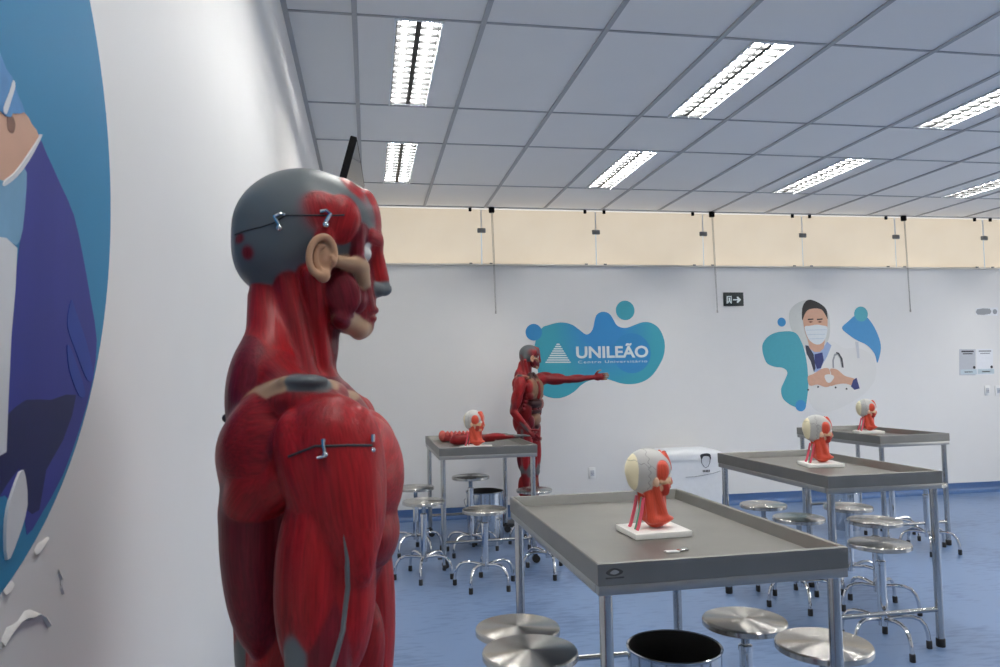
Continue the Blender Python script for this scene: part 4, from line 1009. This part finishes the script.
# ------------------------------------------------------------------ left wall print
sg = thing('surgeon_print', 'large round blue wall print of surgeons in gowns on the left wall', 'wall print')
LC, LR = (.726, 1.70), .504
def clampc(p):
    d = math.hypot(p[0]-LC[0], p[1]-LC[1])
    return p if d < LR-.001 else (LC[0]+(p[0]-LC[0])*(LR-.001)/d, LC[1]+(p[1]-LC[1])*(LR-.001)/d)
def lplate(name, pts, m, k, px=True, sm=3):
    P = [on_left(*p) for p in pts] if px else pts
    if sm: P = smooth_loop(P, sm)
    P = [clampc(p) for p in P]
    return obj(name, plate(NB(), P, lambda p, dd: Vector((XL+.00002 if dd == 0 else XL+.0004+.00035*k+dd, p[0], p[1])), .0003), m, sg, smooth=False)
lplate('round_ground', circ(LC, LR-.0005, 96), 'wall_disc_print', 0, False, 0)
def yz(*p): return [on_left(*v) if v[0] > -1 and not isinstance(v[0], float) else v for v in p]
# (points left of the picture carry wall coordinates directly)
lplate('gown', [on_left(*v) for v in [(37, 137), (45, 152), (60, 185), (73, 215), (82, 255), (90, 300), (96, 340), (92, 380), (80, 425), (62, 475), (40, 515), (26, 535)]]+[on_left(24, 505), on_left(20, 470), on_left(8, 500), (.88, 1.33), (.75, 1.25), (.6, 1.3), (.62, 1.5), (.80, 1.52)]+[on_left(*v) for v in [(8, 330), (14, 280), (20, 235), (22, 190), (25, 158)]], 'gown_print', 1, False, 2)
lplate('gown_shade', [on_left(*v) for v in [(75, 395), (50, 400), (25, 400), (6, 415)]]+[(.85, 1.40), (.74, 1.27), (.87, 1.32)]+[on_left(*v) for v in [(18, 468), (24, 508), (38, 510), (45, 470), (62, 440)]], 'gown_dark_print', 2, False, 2)
lplate('gown_fold', [(70, 300), (74, 310), (86, 345), (92, 375), (86, 380), (74, 350), (66, 325)], 'gown_fold_print', 3)
lplate('gown_fold', [(66, 345), (72, 355), (84, 392), (78, 396), (68, 370)], 'gown_fold_print', 3)
lplate('skin', [on_left(*v) for v in [(22, 112), (30, 124), (37, 136), (27, 154), (16, 168), (4, 180)]]+[(.80, 1.66), (.78, 1.76), on_left(2, 112)], 'skin_print', 4, False, 2)
lplate('ear', [(5, 117), (10, 116), (13, 124), (11, 133), (6, 130)], 'skin_print_dark', 5)
lplate('cap', [on_left(*v) for v in [(3, 68), (9, 76), (14, 92), (22, 112), (10, 113), (3, 116)]]+[(.80, 1.76), (.76, 1.83), (.83, 1.83)], 'cap_print', 7, False, 2)
lplate('cap_trim', [(0, 108), (6, 92), (10, 80), (12, 86), (8, 100), (3, 114)], 'white_print', 8)
lplate('mask_strap', [(38, 135), (37, 140), (26, 160), (14, 176), (1, 186), (1, 181), (12, 172), (24, 156)], 'white_print', 9)
lplate('apron', [on_left(*v) for v in [(22, 168), (24, 185), (20, 230), (14, 245), (4, 240)]]+[(.80, 1.60), (.80, 1.66), on_left(6, 183)], 'apron_print', 6, False, 2)
lplate('white_gown', [on_left(*v) for v in [(3, 238), (14, 248), (12, 290), (8, 335), (5, 400), (3, 452)]]+[(.80, 1.36), (.80, 1.6)], 'white_print', 8, False, 0)
lplate('white_gap', [(20, 470), (24, 505), (14, 540), (4, 560), (3, 520), (10, 490)], 'white_print', 9)
# peeling paint below it
t = thing('peeling_paint', 'curled flakes of peeling wall paint below the round surgeon print', 'paint damage')
def flake(pts, r):
    P = [on_left(*p) for p in pts]
    bm = NB(); n = len(P)
    rows = []
    for i, p in enumerate(P):
        wv = .004+.003*math.sin(i*1.7)
        rows.append([bm.verts.new((XL, p[0], p[1]+wv)), bm.verts.new((XL+r*.8, p[0], p[1]+wv*.4)), bm.verts.new((XL+r*1.3, p[0]+.002, p[1]-wv*.6)), bm.verts.new((XL, p[0], p[1]-wv))])
    for a, b in zip(rows, rows[1:]):
        for k in range(3): bm.faces.new((a[k], a[k+1], b[k+1], b[k]))
    bmesh.ops.recalc_face_normals(bm, faces=bm.faces[:])
    obj('flake', bm, 'plaster', t)
flake([(1, 645), (6, 634), (12, 628), (18, 622), (24, 616), (30, 615), (37, 614), (43, 617), (48, 623)], .0028)
flake([(34, 554), (38, 549), (43, 543), (47, 538)], .0018); flake([(58, 572), (61, 577), (60, 586), (62, 594)], .0018); flake([(3, 594), (8, 588), (12, 584)], .0018)

# ------------------------------------------------------------------ television bracketed to the left wall
t = thing('television', 'thin black screen tilted out from the left wall, seen edge on above the skull', 'television', (-.105, 3.72, 2.27), 0)
t.rotation_euler = (0, math.radians(15), math.radians(-2))
obj('casing', box(NB(), (0, 0, 0), (.030, .84, .50), bev=.005), 'black_plastic', t)
obj('screen', box(NB(), (.0152, 0, .005), (.002, .81, .465)), 'screen_glass', t)
br = obj('wall_bracket', tube(box(NB(), (-.03, 0, 0), (.02, .2, .2), bev=.003), [(-.03, 0, 0), (-.297, 0, .03)], .018, 10), 'black_plastic', t)

# ------------------------------------------------------------------ daylight, world, camera, view
def area(name, loc, rot, sx, sy, e, col):
    l = bpy.data.lights.new(name, 'AREA'); l.shape = 'RECTANGLE'; l.size = sx; l.size_y = sy; l.energy = e; l.color = col
    o = bpy.data.objects.new(name, l); o.location = loc; o.rotation_euler = rot; COL.objects.link(o); return o
area('window_daylight', ((XL+XR)/2, D+.75, 2.92), (math.radians(-90), 0, 0), 9.8, .9, 54, (1., .92, .84))
area('window_daylight', (XR+.5, (WY0+WY1)/2, (WZ0+WZ1)/2+.1), (0, math.radians(90), 0), 1.7, 6.4, 135, (1., .985, .95))  # added fill lamp beyond the unseen right wall opening, evens the wall light
w = bpy.data.worlds.new('World'); bpy.context.scene.world = w; w.use_nodes = True
w.node_tree.nodes['Background'].inputs['Color'].default_value = (.8, .9, 1., 1); w.node_tree.nodes['Background'].inputs['Strength'].default_value = .6

cd = bpy.data.cameras.new('camera'); cam = bpy.data.objects.new('camera', cd); COL.objects.link(cam)
cd.sensor_width = 36; cd.lens = FPX/1000*36; cd.clip_start = .02
M = Matrix(((_r[0], _u[0], -_f[0], 0), (_r[1], _u[1], -_f[1], 0), (_r[2], _u[2], -_f[2], CH), (0, 0, 0, 1)))
cam.matrix_world = M
cd.dof.use_dof = True; cd.dof.focus_distance = 3.4; cd.dof.aperture_fstop = 13
sc = bpy.context.scene; sc.camera = cam
sc.view_settings.view_transform = 'Standard'; sc.view_settings.look = 'None'; sc.view_settings.exposure = 0.0; sc.view_settings.gamma = 1
sc.view_settings.use_curve_mapping = False
sc.cycles.use_denoising = True
sc.cycles.max_bounces = 10; sc.cycles.diffuse_bounces = 6; sc.cycles.sample_clamp_indirect = 6
